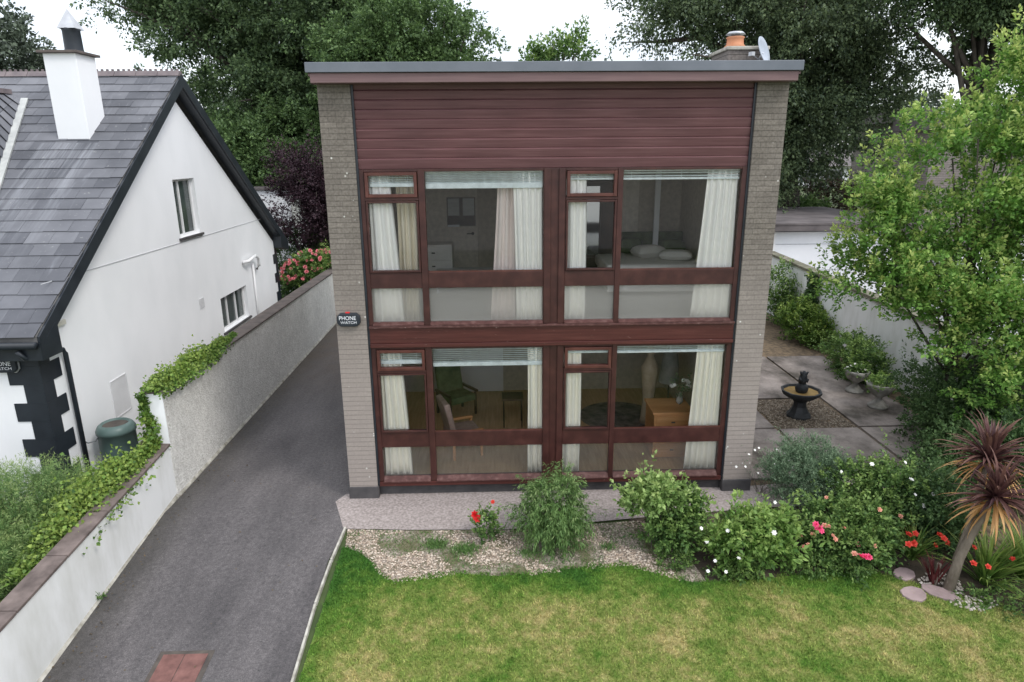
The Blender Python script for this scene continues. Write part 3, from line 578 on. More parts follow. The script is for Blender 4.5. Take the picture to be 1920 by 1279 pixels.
# centre post: two boards with a recess
for z0, z1 in ((2.824, 5.073), (.264, 2.488)):
    MB().box(3.155, 3.275, .058, .13, z0, z1).box(3.062, 3.157, .035, .13, z0, z1).box(3.273, 3.362, .035, .13, z0, z1).build('centre_post', mFrame, H, bevel=.005)
def window(x0, x1, m0, m1, zb, zt, sz1, bz0, bz1, tz, px):
    """one window bay: x0..x1 outer, mullion m0..m1, zb/zt bottom/top, sill top sz1, band bz0..bz1, transom tz"""
    w = MB()
    w.box(x0, px[0], .042, .12, zb, zt); w.box(px[3], x1, .042, .12, zb, zt)          # jambs
    w.box(m0, m1, .036, .12, zb, zt)                                               # mullion
    for a, b in ((px[0], m0), (m1, px[3])):
        w.box(a, b, .046, .12, zt-.035, zt); w.box(a, b, .048, .12, bz0, bz1)
    w.box(px[0], m0, .030, .12, tz-.02, tz+.02)
    fr = w.build('window', mFrame, H, bevel=.004)
    MB().prism([(.0, zb+.002), (.0, zb+.018), (.07, sz1), (.12, sz1), (.12, zb+.002)], 0, px[0]+.001, m0-.001).prism([(.0, zb+.002), (.0, zb+.018), (.07, sz1), (.12, sz1), (.12, zb+.002)], 0, m1+.001, px[3]-.001).build('sill', mSill, fr)
    def sash(a, b, c, d, t, y0, nm, mt):
        s = MB().box(a, a+t, y0, .10, c, d).box(b-t, b, y0, .10, c, d).box(a+t, b-t, y0+.003, .10, c, c+t).box(a+t, b-t, y0+.003, .10, d-t, d)
        s.build(nm, mt, fr, bevel=.004); B(a+t-.004, b-t+.004, .074, .079, c+t-.004, d-t+.004).build('pane', mGlass, fr)
    sash(px[0]+.012, m0-.012, tz+.024, zt-.04, .045, .012, 'fanlight_sash', mSash)
    sash(px[0]+.006, m0-.006, bz1+.006, tz-.026, .028, .024, 'casement', mFrame)
    B(m1-.006, px[3]+.006, .085, .090, bz1-.006, zt-.03).build('pane', mGlass, fr)
    MB().box(m1, px[3], .050, .06, bz1, bz1+.022).build('glazing_bead', mSash, fr)
    B(px[0]-.006, m0+.006, .085, .090, zb+.03, bz0+.006).build('pane', mGlassLow if zb > 2 else mGlassLow2, fr)
    B(m1-.006, px[3]+.006, .085, .090, zb+.03, bz0+.006).build('pane', mGlassLow if zb > 2 else mGlassLow2, fr)
    return fr
window(.472, 3.062, 1.285, 1.378, 2.824, 5.073, 2.872, 3.385, 3.615, 4.665, (.535, 0, 0, 3.052)).__setitem__('label', 'upper left window with long blinds bar and white curtains')
window(3.362, 5.935, 4.105, 4.182, 2.824, 5.073, 2.87, 3.388, 3.615, 4.655, (3.372, 0, 0, 5.868)).__setitem__('label', 'upper right window before the bed')
window(.472, 3.062, 1.285, 1.380, .264, 2.488, .345, .852, 1.10, 2.10, (.545, 0, 0, 3.052)).__setitem__('label', 'lower left window with blinds partly down')
window(3.362, 5.935, 4.108, 4.184, .264, 2.488, .345, .852, 1.10, 2.095, (3.375, 0, 0, 5.86)).__setitem__('label', 'lower right window before the orange wooden chest')
# interiors: floors, ceilings, partitions (inside the house)
MB().box(.28, 6.12, .135, DEP-.28, .10, .24).build('ground_floor', mFloorWood, H)
MB().box(.28, 6.12, .135, DEP-.28, 2.56, 2.78).build('upper_floor', mCarpet, H)
MB().box(.281, 6.119, .136, DEP-.28, 2.535, 2.558).box(.281, 6.119, .136, DEP-.28, 5.18, 5.22).build('ceiling', mCeil, H)
MB().box(.282, .30, .136, 3.9, 2.782, 5.178).box(6.09, 6.118, .136, 3.9, 2.782, 5.178).box(3.17, 3.26, .14, 3.9, 2.782, 5.178).box(.28, 6.12, 3.9, 4.0, 2.782, 5.178).build('inner_wall', mPlasterDim, H)
MB().box(.282, .30, .136, 4.2, .242, 2.533).box(6.09, 6.118, .136, 4.2, .242, 2.533).box(3.17, 3.26, 1.6, 4.2, .242, 2.533).box(.28, 6.12, 4.2, 4.3, .242, 2.533).build('inner_wall', mPlasterDim, H)
# white door leaf seen low at the back of the ground floor room
MB().box(1.0, 2.5, 4.14, 4.19, .25, 2.2).build('inner_door', mWhitePaint, H)
dd = MB().box(1.0, 2.02, 3.845, 3.895, 2.784, 4.95).build('inner_door', mPlaster, H)
MB().tube([(1.92, 3.80, 3.72), (1.92, 3.84, 3.72)], .03, 10).tube([(1.92, 3.80, 3.72), (1.80, 3.80, 3.72)], .012, 6).build('door_handle', mIron, dd)
MB().box(5.40, 5.50, 3.2, 3.25, 2.785, 5.0).build('door_edge', mWhitePaint, H)
MB().box(3.27, 5.2, 3.70, 3.895, 2.784, 5.0).build('fitted_wardrobe', mPlaster, H)
# curtains
def curtain(x0, x1, z0, z1, m, label, y=.165, x0b=None, x1b=None, n=None, cat='curtain', amp=.026):
    x0b = x0 if x0b is None else x0b; x1b = x1 if x1b is None else x1b
    n = n or max(3, int((x1-x0)/.078)); k = n*6+1; R_ = 9; vs = []; fs = []
    rng = random.Random(int(x0*100+z0*10)); ph = [rng.uniform(-.6, .6) for _ in range(k)]
    for j in range(R_):
        t = j/(R_-1); a = x0*(1-t)+x0b*t; b = x1*(1-t)+x1b*t; z = z1+(z0-z1)*t
        for i in range(k):
            u = i/(k-1); vs.append((a+(b-a)*u+.006*math.sin(t*5+i), y+amp*(1+.3*t)*math.sin(u*n*2*math.pi+ph[i//12]*.8)+.01*math.sin(t*3+u*9), z))
    for j in range(R_-1):
        for i in range(k-1): fs.append((j*k+i, j*k+i+1, (j+1)*k+i+1, (j+1)*k+i))
    o = MB().add(vs, fs).build('curtain', m, smooth=True); so = o.modifiers.new('thick', 'SOLIDIFY'); so.thickness = .004
    return tag(o, label, cat, 'curtains at the front windows')
curtain(.56, .87, 2.80, 5.08, mCurt, 'white curtain gathered at the left edge of the upper left window', x1b=1.0)
curtain(.93, 1.22, 2.80, 5.08, mCurtBeige, 'beige curtain hanging behind the white one in the upper left casement', y=.34, x1b=1.2, amp=.03)
curtain(2.62, 3.05, 2.80, 5.08, mCurt, 'broad white curtain at the right edge of the upper left window', x0b=2.68)
curtain(2.42, 2.66, 2.80, 5.08, mCurtPink, 'pale pink curtain beside the broad white one in the upper left window', y=.30, x0b=2.28, x1b=2.66)
curtain(3.38, 3.68, 2.80, 5.08, mCurt, 'white curtain at the left casement of the upper right window', x1b=3.70)
curtain(5.42, 5.86, 2.80, 5.08, mCurt, 'white curtain at the right edge of the upper right window', x0b=5.30)
curtain(.57, .90, .27, 2.50, mCurtCream, 'cream curtain at the left edge of the lower left window', x1b=1.0)
curtain(2.83, 3.06, .27, 2.50, mCurtCream, 'narrow cream curtain beside the post in the lower left window', x0b=2.84)
curtain(3.38, 3.66, .27, 2.50, mCurtCream, 'cream curtain at the left casement of the lower right window', x1b=3.66)
curtain(5.45, 5.86, .27, 2.50, mCurtCream, 'cream curtain at the right edge of the lower right window', x0b=5.36)
# blinds
def blind(x0, x1, zt, zb, ns, label, y=.125, rail=.05, gap=None):
    t = thing('venetian_blind', label, 'blind', ((x0+x1)/2, y, zt), group='white blinds in the front windows')
    mb = MB(); step = (zt-.03-zb-rail)/max(ns, 1)
    for i in range(ns): mb.obox(((x0+x1)/2, y+.012, zt-.03-step*(i+.5)), (x1-x0, .028, .003), rx=R(-38))
    mb.build('slats', mBlind, t)
    B(x0, x1, y-.004, y+.03, zt-.026, zt).build('head_rail', mBlind, t); B(x0, x1, y-.006, y+.032, zb, zb+rail).build('bottom_rail', mBlind, t, bevel=.004)
    for x in (x0+.12, (x0+x1)/2, x1-.12): MB().box(x-.002, x+.002, y-.008, y-.006, zb, zt).build('cord', mBlind, t)
    return t
blind(.60, 1.25, 5.03, 4.83, 4, 'short white blind in the upper left fanlight')
blind(1.385, 3.045, 5.045, 4.80, 6, 'white blind drawn up with a thick bottom bar in the large upper left pane', rail=.075)
blind(3.39, 4.08, 5.03, 4.905, 2, 'nearly closed up blind in the upper right fanlight', rail=.03)
blind(4.19, 5.86, 5.045, 4.90, 2, 'thin white blind drawn fully up in the large upper right pane', rail=.03)
blind(.57, 1.26, 2.45, 2.20, 6, 'white slatted blind in the lower left fanlight', rail=.055)
blind(1.385, 3.05, 2.455, 2.15, 7, 'white slatted blind lowered furthest, in the large lower left pane', rail=.06)
blind(3.39, 4.09, 2.45, 2.33, 3, 'pale blind at the top of the lower right fanlight', rail=.03)
blind(4.19, 5.855, 2.455, 2.32, 3, 'pale blue white blind at the top of the large lower right pane', rail=.03)
# furniture upstairs left
MB().box(1.42, 1.98, 3.815, 3.84, 3.87, 4.43).build('frame', mDarkWood, tag(thing('wall_mirror', 'dark framed wall mirror with a painted reflection of blinds, on the upstairs back wall', 'mirror', (1.7, 3.83, 3.87))))
mir = [o for o in COL.objects if o.name.startswith('wall_mirror')][0]
MB().box(1.44, 1.665, 3.80, 3.814, 4.08, 4.41).box(1.735, 1.96, 3.80, 3.814, 4.08, 4.41).build('mirror_pane', simple('painted_blind_reflection', [(.30, .32, .31), (.42, .44, .43)], 30, .3, 0, stretch=(.1, .1, 1)), mir)  # reflection of the blinds painted on the panes as pale horizontal bands
MB().box(1.43, 1.66, 3.76, 3.80, 3.86, 3.90).build('ledge', mWhitePaint, mir)
t = thing('chest_of_drawers', 'pale chest of drawers against the upstairs left room back wall', 'chest', (1.25, 3.3, 2.78))
B(.85, 1.55, 2.95, 3.45, 2.80, 3.62).build('carcass', mBedding, t, bevel=.01); 
for i in range(3): dr = B(.88, 1.52, 2.925, 2.95, 2.86+.25*i, 3.08+.25*i).build('drawer', mBedding, t, bevel=.006); B(1.17, 1.23, 2.905, 2.925, 2.96+.25*i, 2.98+.25*i).build('handle', mIron, dr)
t = thing('low_table', 'low white table just inside the upper left window', 'table', (1.9, 1.9, 2.78))
B(1.25, 2.45, 2.4, 3.0, 3.14, 3.18).build('table_top', mWhitePaint, t, bevel=.006)
for x, y in ((1.3, 2.45), (2.4, 2.45), (1.3, 2.95), (2.4, 2.95)): MB().box(x-.02, x+.02, y-.02, y+.02, 2.785, 3.14).build('leg', mWhitePaint, t)
t = thing('stool', 'white legged stool by the upstairs left curtain', 'stool', (.95, 1.0, 2.78))
MB().lathe([(0, .40), (.17, .40), (.18, .42), (.17, .45), (0, .46)], (.98, .85, 2.78)).build('seat', mCurtBeige, t, smooth=True)
for k in range(3): a = 2.1*k; MB().tube([(.98+.12*math.cos(a), .85+.12*math.sin(a), 3.19), (.98+.17*math.cos(a), .85+.17*math.sin(a), 2.785)], [.018, .012], 8).build('leg', mWhitePaint, t)
# upstairs right: bed, pillows, lamp, picture, mirror, plant
t = thing('bed', 'double bed with cream cover under the upper right window', 'bed', (5.2, 3.0, 2.78))
B(4.35, 6.05, 2.05, 3.5, 2.86, 3.16).build('base', mBedding, t, bevel=.03); B(4.30, 6.07, 2.0, 3.5, 3.16, 3.36).build('mattress', mBedding, t, bevel=.06)
B(4.4, 6.07, 3.52, 3.60, 2.8, 3.75).build('headboard', mGreenCloth, t, bevel=.02)
def pillow(c, s, rz, m, label):
    mb = MB(); n, k = 14, 9; vs = []; fs = []
    for sg in (1, -1):
        for j in range(k):
            for i in range(n):
                u = i/(n-1)*2-1; v = j/(k-1)*2-1; h = (max(0, (1-u**4))*max(0, (1-v**4)))**.5; x, y = u*s[0]/2*(1-.06*(1-abs(v))), v*s[1]/2*(1-.06*(1-abs(u)))
                vs.append((x*math.cos(rz)-y*math.sin(rz)+c[0], x*math.sin(rz)+y*math.cos(rz)+c[1], c[2]+sg*h*s[2]/2))
    for q in range(2):
        for j in range(k-1):
            for i in range(n-1): a = q*n*k+j*n+i; fs.append((a, a+1, a+n+1, a+n))
    return tag(MB().add(vs, fs).build('pillow', m, smooth=True), label, 'pillow', 'pillows on the bed')
pillow((5.25, 2.9, 3.46), (.62, .42, .24), .3, mBedding, 'plump cream pillow at the middle of the upstairs bed')
pillow((5.66, 2.5, 3.45), (.62, .42, .18), -.25, mBedding, 'flatter cream pillow nearest the window on the bed')
pillow((5.75, 3.2, 3.50), (.5, .42, .3), .2, mGreenCloth, 'dark green cushion at the back of the bed'); pillow((5.0, 3.3, 3.52), (.46, .4, .3), -.2, mGreenCloth, 'olive green cushion beside the headboard')
t = thing('bedside_lamp', 'lamp with cream shade by the right curtain upstairs', 'lamp', (5.9, 1.35, 2.78))
B(5.72, 6.06, 1.15, 1.44, 2.785, 3.30).build('cabinet', mDarkWood, tag(thing('bedside_cabinet', 'small dark cabinet under the cream shaded lamp', 'cabinet', (5.9, 1.3, 2.78))), bevel=.01)
MB().lathe([(0, 0), (.07, 0), (.075, .02), (.02, .06), (.045, .12), (.02, .2), (.012, .26)], (5.82, 1.3, 3.30), 14).build('base', mBeigeStat, t, smooth=True)
MB().lathe([(.15, .22), (.10, .45)], (5.82, 1.3, 3.30), 20).build('lamp_shade', mShade, t, smooth=True)
t = thing('painting', 'dark green painting on the right wall upstairs', 'painting', (6.07, 1.5, 4.3)); B(6.06, 6.085, 1.3, 1.95, 4.2, 4.80).build('frame', mDarkWood, t); B(6.05, 6.06, 1.34, 1.91, 4.24, 4.76).build('canvas', mPicture, t)
t = thing('tall_cabinet', 'tall dark wooden cabinet in the upper right room seen through the casement', 'cabinet', (4.4, 3.5, 2.78)); B(4.0, 4.75, 3.3, 3.69, 2.785, 4.75).build('carcass', mDarkWood, t, bevel=.01); B(4.05, 4.36, 3.275, 3.30, 3.35, 4.65).build('door', mMirror, t); B(4.39, 4.70, 3.275, 3.30, 3.35, 4.65).build('door', mDarkWood, t); B(4.05, 4.70, 3.27, 3.30, 2.85, 3.3).build('drawer', mDarkWood, t)
# ground floor left: armchair and pink chair
def armchair(x, y, z, rz, m, leg, label, name='armchair', s=1):
    t = thing(name, label, 'chair', (x, y, z), rz)
    def L(p): v = Matrix.Rotation(rz, 3, 'Z') @ (Vector(p)*s); return (v.x+x, v.y+y, v.z+z)
    def ob(c, sz, nm, mm, rx=0, bv=.03): return MB().obox(L(c), tuple(q*s for q in sz), rz, rx).build(nm, mm, t, bevel=bv*s)
    ob((0, 0, .38), (.56, .56, .14), 'seat', m); ob((0, .28, .72), (.56, .10, .62), 'backrest', m, R(-12))
    for sx in (-1, 1):
        ob((sx*.31, 0, .50), (.06, .56, .05), 'armrest', leg, bv=.015)
        for sy in (-.24, .25): ob((sx*.29, sy, .24), (.045, .045, .47), 'leg', leg, bv=.008)
    return t
armchair(1.55, 2.9, .24, R(35), mGreenCloth, mDarkWood, 'dark green armchair at the back of the lower left room', s=1.0)
armchair(1.75, 1.15, .24, R(110), mPinkCloth, mPine, 'pink upholstered chair with wooden arms behind the lower left window')
t = thing('small_side_table', 'thin dark side table near the right curtain of the lower left room', 'table', (2.65, 2.3, .24)); B(2.45, 2.85, 2.1, 2.5, .80, .83).build('table_top', mDarkWood, t)
for x, y in ((2.48, 2.13), (2.82, 2.13), (2.48, 2.47), (2.82, 2.47)): MB().tube([(x, y, .245), (x, y, .80)], .014, 7).build('leg', mDarkWood, t)
# ground floor right: chest, rug, ornament, flowers
t = thing('wooden_chest', 'orange brown wooden chest of drawers close behind the lower right window', 'chest', (5.35, 1.2, .24))
B(4.98, 5.62, .72, 1.35, .26, 1.05).build('carcass', mPine, t, bevel=.01); B(4.95, 5.65, .69, 1.38, 1.05, 1.09).build('table_top', mPine, t, bevel=.008)
for i in range(3): d = B(5.02, 5.58, .705, .72, .30+.25*i, .52+.25*i).build('drawer', mPine, t, bevel=.004); B(5.27, 5.33, .69, .705, .40+.25*i, .42+.25*i).build('handle', mIron, d)
tag(MB().lathe([(0, .004), (.75, .004), (.78, .012), (0, .016)], (4.75, 2.6, .24), 30).build('rug', mRug), 'grey patterned oval rug on the floor of the lower right room', 'rug')
t = thing('standing_ornament', 'tall beige figure ornament in the lower right room', 'ornament', (5.25, 2.3, .24)); MB().lathe([(0, 0), (.16, 0), (.14, .1), (.11, .5), (.15, .9), (.17, 1.1), (.08, 1.28), (.05, 1.32), (.09, 1.42), (.06, 1.52), (0, 1.55)], (5.25, 2.3, .25), 14).build('body', mBeigeStat, t, smooth=True)
t = thing('draped_standard_lamp', 'grey shaded standard lamp beside the beige ornament downstairs', 'lamp', (5.55, 2.2, .24)); MB().lathe([(0, 0), (.13, 0), (.13, .02), (.015, .05), (.015, 1.2)], (5.6, 2.2, .25), 12).build('stand', mDarkWood, t, smooth=True); MB().lathe([(.20, .85), (.13, 1.45)], (5.6, 2.2, .25), 14).build('lamp_shade', mGreyCloth, t, smooth=True)
vb, vp, _ = bush('vase_of_flowers', 'white flowers in a vase on the orange wooden chest', 'flowers', (5.5, 1.1, 1.09), [(0, 0, .32, .14, .14, .12)], 30, .12, 8, .04, .6, L_grey, 44, ns=6, stemr=.004)
MB().lathe([(.03, 0), (.06, .05), (.05, .14), (.03, .2)], (5.5, 1.1, 1.09), 12).build('vase', mStoneUrn, vb, smooth=True); put_blooms(vb, bloom_white, surf_pts([(0, 0, .32, .15, .15, .13)], (5.5, 1.1, 1.09), 9, 4, zmin=.1))
# chimney, pot and dish on the roof
C = thing('brick_chimney', 'low brick chimney stack on the right of the flat roof', 'chimney', (5.98, .9, 6.39))
B(5.70, 6.26, .55, 1.30, 6.39, 6.66).build('stack', mBrick2, C, bevel=.006); B(5.67, 6.29, .52, 1.33, 6.66, 6.71).build('cap', mConcrete, C, bevel=.012)
MB().lathe([(.14, 0), (.15, .02), (.12, .05), (.115, .12), (.13, .14), (.12, .15)], (5.86, .75, 6.71), 18).build('chimney_pot', mTerra, C, smooth=True)
MB().lathe([(.05, .15), (.05, .17), (.14, .18), (.10, .215), (0, .225)], (5.86, .75, 6.71), 16).build('cowl', mGalv, C, smooth=True)
D = thing('satellite_dish', 'grey satellite dish mounted in front of the roof chimney', 'satellite dish', (6.14, .45, 6.39))
mb = MB(); vs = []; n = 28
for k, (r, dz) in enumerate([(0, .04), (.07, .034), (.14, .018), (.19, 0), (.195, .0), (.19, -.01), (.14, .008), (.07, .024), (0, .03)]):
    for i in range(n): a = 2*math.pi*i/n; vs.append(Vector((r*math.cos(a)*.9, r*math.sin(a), -dz)))
Mr = Matrix.Rotation(R(-38), 3, 'Z') @ Matrix.Rotation(R(72), 3, 'X') ; Mr = Matrix.Rotation(R(48), 3, 'Z') @ Matrix.Rotation(R(72), 3, 'X')
mb.add([Mr @ v + Vector((6.14, .36, 6.63)) for v in vs], [(k*n+i, k*n+(i+1) % n, (k+1)*n+(i+1) % n, (k+1)*n+i) for k in range(8) for i in range(n)]); mb.build('dish', mDish, D, smooth=True)
MB().tube([(6.14, .55, 6.5), (6.12, .42, 6.55), (6.14, .38, 6.6)], .014, 7).build('bracket', mGalv, D); MB().tube([(6.1, .38, 6.5), (5.93, .22, 6.56)], .008, 6).obox((5.92, .21, 6.565), (.05, .07, .05), .4).build('receiver_arm', mGalv, D)
# alarm boxes with lettering
def text_obj(txt, size, loc, m, parent, name='lettering', rot=(math.pi/2, 0, 0), width=None):
    cu = bpy.data.curves.new(name, 'FONT'); cu.body = txt; cu.size = size; cu.align_x = 'CENTER'; cu.align_y = 'CENTER'; cu.extrude = .001; cu.offset = .0
    tmp = bpy.data.objects.new('tmp', cu); COL.objects.link(tmp); bpy.context.view_layer.update()
    me = bpy.data.meshes.new_from_object(tmp.evaluated_get(bpy.context.evaluated_depsgraph_get())); bpy.data.objects.remove(tmp)
    me.materials.clear(); me.materials.append(m)
    if width:
        xs = [v.co.x for v in me.vertices]; k = width/(max(xs)-min(xs)); c = (max(xs)+min(xs))/2
        for v in me.vertices: v.co.x = (v.co.x-c)*k
    o = bpy.data.objects.new(name, me); COL.objects.link(o); o.parent = parent; o.matrix_parent_inverse = parent.matrix_world.inverted(); o.location = loc; o.rotation_euler = rot; return o
def alarm(cx, y, cz, w, h, label, rim=None):
    t = thing('alarm_box', label, 'alarm box', (cx, y, cz), group='burglar alarm boxes')
    q = .05; poly = [(cx-w/2+q, cz-h/2), (cx+w/2-q, cz-h/2), (cx+w/2, cz-h/2+q), (cx+w/2, cz+h/2-q), (cx+w/2-q, cz+h/2), (cx-w/2+q, cz+h/2), (cx-w/2, cz+h/2-q), (cx-w/2, cz-h/2+q)]
    MB().prism(poly, 1, y-.07, y).build('case', mBlack, t, bevel=.015)
    if rim: MB().prism([(cx+(a-cx)*1.06, cz+(b-cz)*1.1) for a, b in poly], 1, y-.02, y).build('back_plate', mGalv, t)
    text_obj('PHONE', h*.42, (cx-.01, y-.072, cz+h*.14), mText, t, width=w*.72); text_obj('WATCH', h*.27, (cx+.0, y-.072, cz-h*.19), mText, t, width=w*.68)
    MB().box(cx-w*.12, cx+w*.06, y-.05, y-.02, cz+h/2, cz+h/2+.014).build('beacon', mRedFl, t)
alarm(.195, 0, 2.945, .34, .20, 'black alarm box with white lettering on the left brick pier')
# ------------------------------------------------------------------ boundary walls, left
t = thing('low_white_wall', 'low smooth white wall sloping beside the drive with brown coping', 'wall', (-2.9, -3, 0))
def wz(y): return .90+.078*(y-.19)
MB().add([(x, y, z) for y in (.17, -8) for x, z in ((-3.02, -1.3), (-2.8, -1.3), (-2.8, wz(y)), (-3.02, wz(y)))], [(0, 1, 2, 3), (7, 6, 5, 4), (0, 4, 5, 1), (1, 5, 6, 2), (2, 6, 7, 3), (3, 7, 4, 0)]).build('wall', mWallPaint, t)
mb = MB()
for i in range(9):
    ya, yb = .165-.9*i, .165-.9*(i+1)+.012
    mb.add([(x, y, z) for y in (ya, yb) for x, z in ((-3.04, wz(y)+.002), (-2.78, wz(y)+.002), (-2.78, wz(y)+.04), (-3.04, wz(y)+.045))], [(0, 1, 2, 3), (7, 6, 5, 4), (0, 4, 5, 1), (1, 5, 6, 2), (2, 6, 7, 3), (3, 7, 4, 0)])
mb.build('coping', mCopingBrown, t, bevel=.006)
MB().add([(x, y, z) for y in (.15, -8) for x, z in ((-2.8, gz(y)-.02), (-2.765, gz(y)-.02), (-2.77, gz(y)+.03), (-2.8, gz(y)+.07))], [(0, 1, 2, 3), (7, 6, 5, 4), (0, 4, 5, 1), (1, 5, 6, 2), (2, 6, 7, 3), (3, 7, 4, 0)]).build('base_fillet', mConcrete, t)
t = thing('high_pebbledash_wall', 'high grey pebble dashed wall along the far drive', 'wall', (-2.9, 6, 0))
def hz(y): return 1.77-.0144*(y-.15)
MB().add([(x, y, z) for y in (.172, 15) for x, z in ((-3.04, -.3), (-2.79, -.3), (-2.79, hz(y)), (-3.04, hz(y)))], [(0, 1, 2, 3), (7, 6, 5, 4), (0, 4, 5, 1), (1, 5, 6, 2), (2, 6, 7, 3), (3, 7, 4, 0)]).build('wall', mDash, t)
MB().box(-3.045, -2.785, .158, .171, .85, 1.765).build('white_end', mWhiteRender, t)
mb = MB()
for i in range(17):
    ya, yb = .14+.9*i, .14+.9*(i+1)-.01
    mb.add([(x, y, z) for y in (ya, yb) for x, z in ((-3.08, hz(y)+.002), (-2.76, hz(y)+.002), (-2.76, hz(y)+.04), (-3.08, hz(y)+.05))], [(0, 1, 2, 3), (7, 6, 5, 4), (0, 4, 5, 1), (1, 5, 6, 2), (2, 6, 7, 3), (3, 7, 4, 0)])
mb.build('coping', mCoping, t, bevel=.006)
MB().prism([(-2.79, -.02), (-2.76, -.02), (-2.765, .02), (-2.79, .05)], 1, .16, 15).build('base_fillet', mConcrete, t)
# ivy
def ivy(name, label, path, n, w, h, seed, cat='ivy', leafL=.075, hang=0, m=None):
    rng = np.random.RandomState(seed); k = len(path)-1; s = rng.uniform(0, k, n); i = s.astype(int); f = (s-i)[:, None]; path = np.array(path, float)
    C0 = path[i]*(1-f) + path[i+1]*f; wid = C0[:, 3:4]; C0 = C0[:, :3]
    env = (.65+.35*np.sin(s*5+seed))[:, None]
    off = rng.normal(size=(n, 3))*np.array([w, .12, 0])*wid; hh = np.abs(rng.normal(size=(n, 1)))*h*wid*env; P = C0 + off; P[:, 2:3] += hh*(1-np.minimum(1, (np.abs(off[:, :1])/(2.2*w*wid))**2))
    if hang: q = rng.uniform(size=n) < hang; P[q, 0] = C0[q, 0] + .02+.06*rng.uniform(size=q.sum())+.12*wid[q, 0]; P[q, 2] -= rng.uniform(0, .25, q.sum())**1.3
    A = unit(rng.normal(size=(n, 3)) + np.array([.3, -.6, .2])); tv = np.clip(hh[:, 0]/(h*.9), 0, 1)*rng.uniform(0, .8, n)
    return tag(leaves(name, P, A, leafL, .85, m or L_ivy, None, tv, nrm=unit(rng.normal(size=(n, 3))*.6+np.array([.3, -.5, .9])), rng=rng), label, cat)
ivy('ivy', 'bright green ivy mound on top of the high wall near its end', [(-2.92, .17, 1.80, .75), (-2.9, .9, 1.80, 1.15), (-2.92, 2.0, 1.78, 1.0), (-2.93, 2.9, 1.77, .45), (-2.96, 3.6, 1.75, .2)], 10000, .11, .13, 31, leafL=.05, hang=.08)
ivy('ivy', 'ivy strand climbing the white end of the high wall', [(-3.02, .12, .98, .8), (-3.0, .12, 1.25, .7), (-3.06, .14, 1.5, .25), (-3.08, .14, 1.75, .3)], 900, .09, .06, 33, leafL=.06)
ivy('ivy', 'thick leafy ivy spilling along the low white wall', [(-3.0, .1, .90, .55), (-3.06, -.4, .86, .75), (-3.2, -1.0, .80, 1.5), (-3.24, -1.5, .72, 1.5), (-3.22, -2.0, .60, 1.2), (-3.25, -2.6, .5, .8)], 13000, .13, .15, 32, leafL=.05, hang=.003)
bush('weed', 'tiny weed at the foot of the low white wall', 'weed', (-2.74, -2.15, gz(-2.15)+.01), [(0, 0, .05, .08, .05, .04)], 10, .06, 6, .04, .7, L_shrub, 34, ns=0)
# feathery conifer, bottom left
tree('conifer_shrub', 'feathery green conifer shrub behind the low wall, lower left', 'conifer', (-4.3, -1.9, -.3), (-4.3, -1.9, .6), .06,
     [(-4.15, -1.55, .65, .75, .75, .62), (-3.7, -2.4, .35, .38, .7, .55), (-4.9, -1.8, .6, .7, .8, .6), (-3.85, -.9, .5, .4, .4, .42), (-4.0, -3.2, .1, .6, .8, .6)], 2600, .42, 62, .05, .14, L_conifer, mBark, 41, nl=14, shell=.2, up=1.3, rand=.4, spread=.13, droop=.35)
# ------------------------------------------------------------------ neighbouring white house
N = thing('white_gabled_house', 'white rendered house with slate roof and black gable trim', 'house', (-8, 6, 0))
XG, YF, YB, YR = -4.5, .1, 11.5, 5.8
def wa(y): return 6.44-.69*abs(y-YR)
MB().prism([(YF, -.3), (YB, -.3), (YB, wa(YB)), (YR, wa(YR)), (YF, wa(YF))], 0, XG-.25, XG).build('gable_wall', mWhiteRender, N)
B(-18, XG-.252, YF, YF+.25, -.3, 2.45).build('wall', mWhiteRender, N); B(-18, XG-.252, YB-.25, YB, -.3, 2.45).build('wall', mWhiteRender, N)
def zr(y): return 6.93-.70*abs(y-YR)
# slates: front slope individually, back slope as strips
def slates(x0, x1, ytop, ybot, zfun, seed, w=.40, e=.285):
    rng = random.Random(seed); L = math.hypot(ytop-ybot, zfun(ytop)-zfun(ybot)); n = int(abs(L)/e)+1; vs = []; fs = []; d = Vector((0, ytop-ybot, zfun(ytop)-zfun(ybot))).normalized(); nr = Vector((0, -d.z, d.y)) if d.y > 0 else Vector((0, d.z, -d.y))
    if nr.z < 0: nr = -nr
    for i in range(n):
        s0 = i*e; s1 = min(s0+e*1.35, abs(L)); x = x0-(w/2 if i % 2 else 0)
        while x < x1:
            a, b = max(x, x0)+.002, min(x+w, x1)-.002; x += w
            if b-a < .03: continue
            lift = .022+rng.uniform(-.003, .004); dd = rng.uniform(-.006, .006); tk = .007
            p0 = Vector((0, ybot, zfun(ybot))) + d*(s0+dd) + nr*lift; p1 = Vector((0, ybot, zfun(ybot))) + d*s1 + nr*(.006)
            o = len(vs)
            for xx in (a, b):
                for p in (p0, p0-nr*tk, p1-nr*tk*.5, p1): vs.append((xx, p.y, p.z))
            fs += [(o, o+3, o+7, o+4), (o, o+4, o+5, o+1), (o, o+1, o+2, o+3), (o+4, o+7, o+6, o+5)]
    return MB().add(vs, fs)
RF = MB().prism([(-.12, zr(-.12)-.12), (YR, zr(YR)-.12), (12.0, zr(12.0)-.12), (12.0, zr(12.0)-.01), (YR, zr(YR)-.01), (-.12, zr(-.12)-.01)], 0, -18, -4.29).build('roof', mFelt, N)
slates(-11.5, -4.28, YR, -.16, zr, 3).build('slates', mSlate, RF); slates(-11.5, -4.28, YR, 12.0, zr, 4, w=.6, e=.4).build('slates', mSlate, RF)
mb = MB()
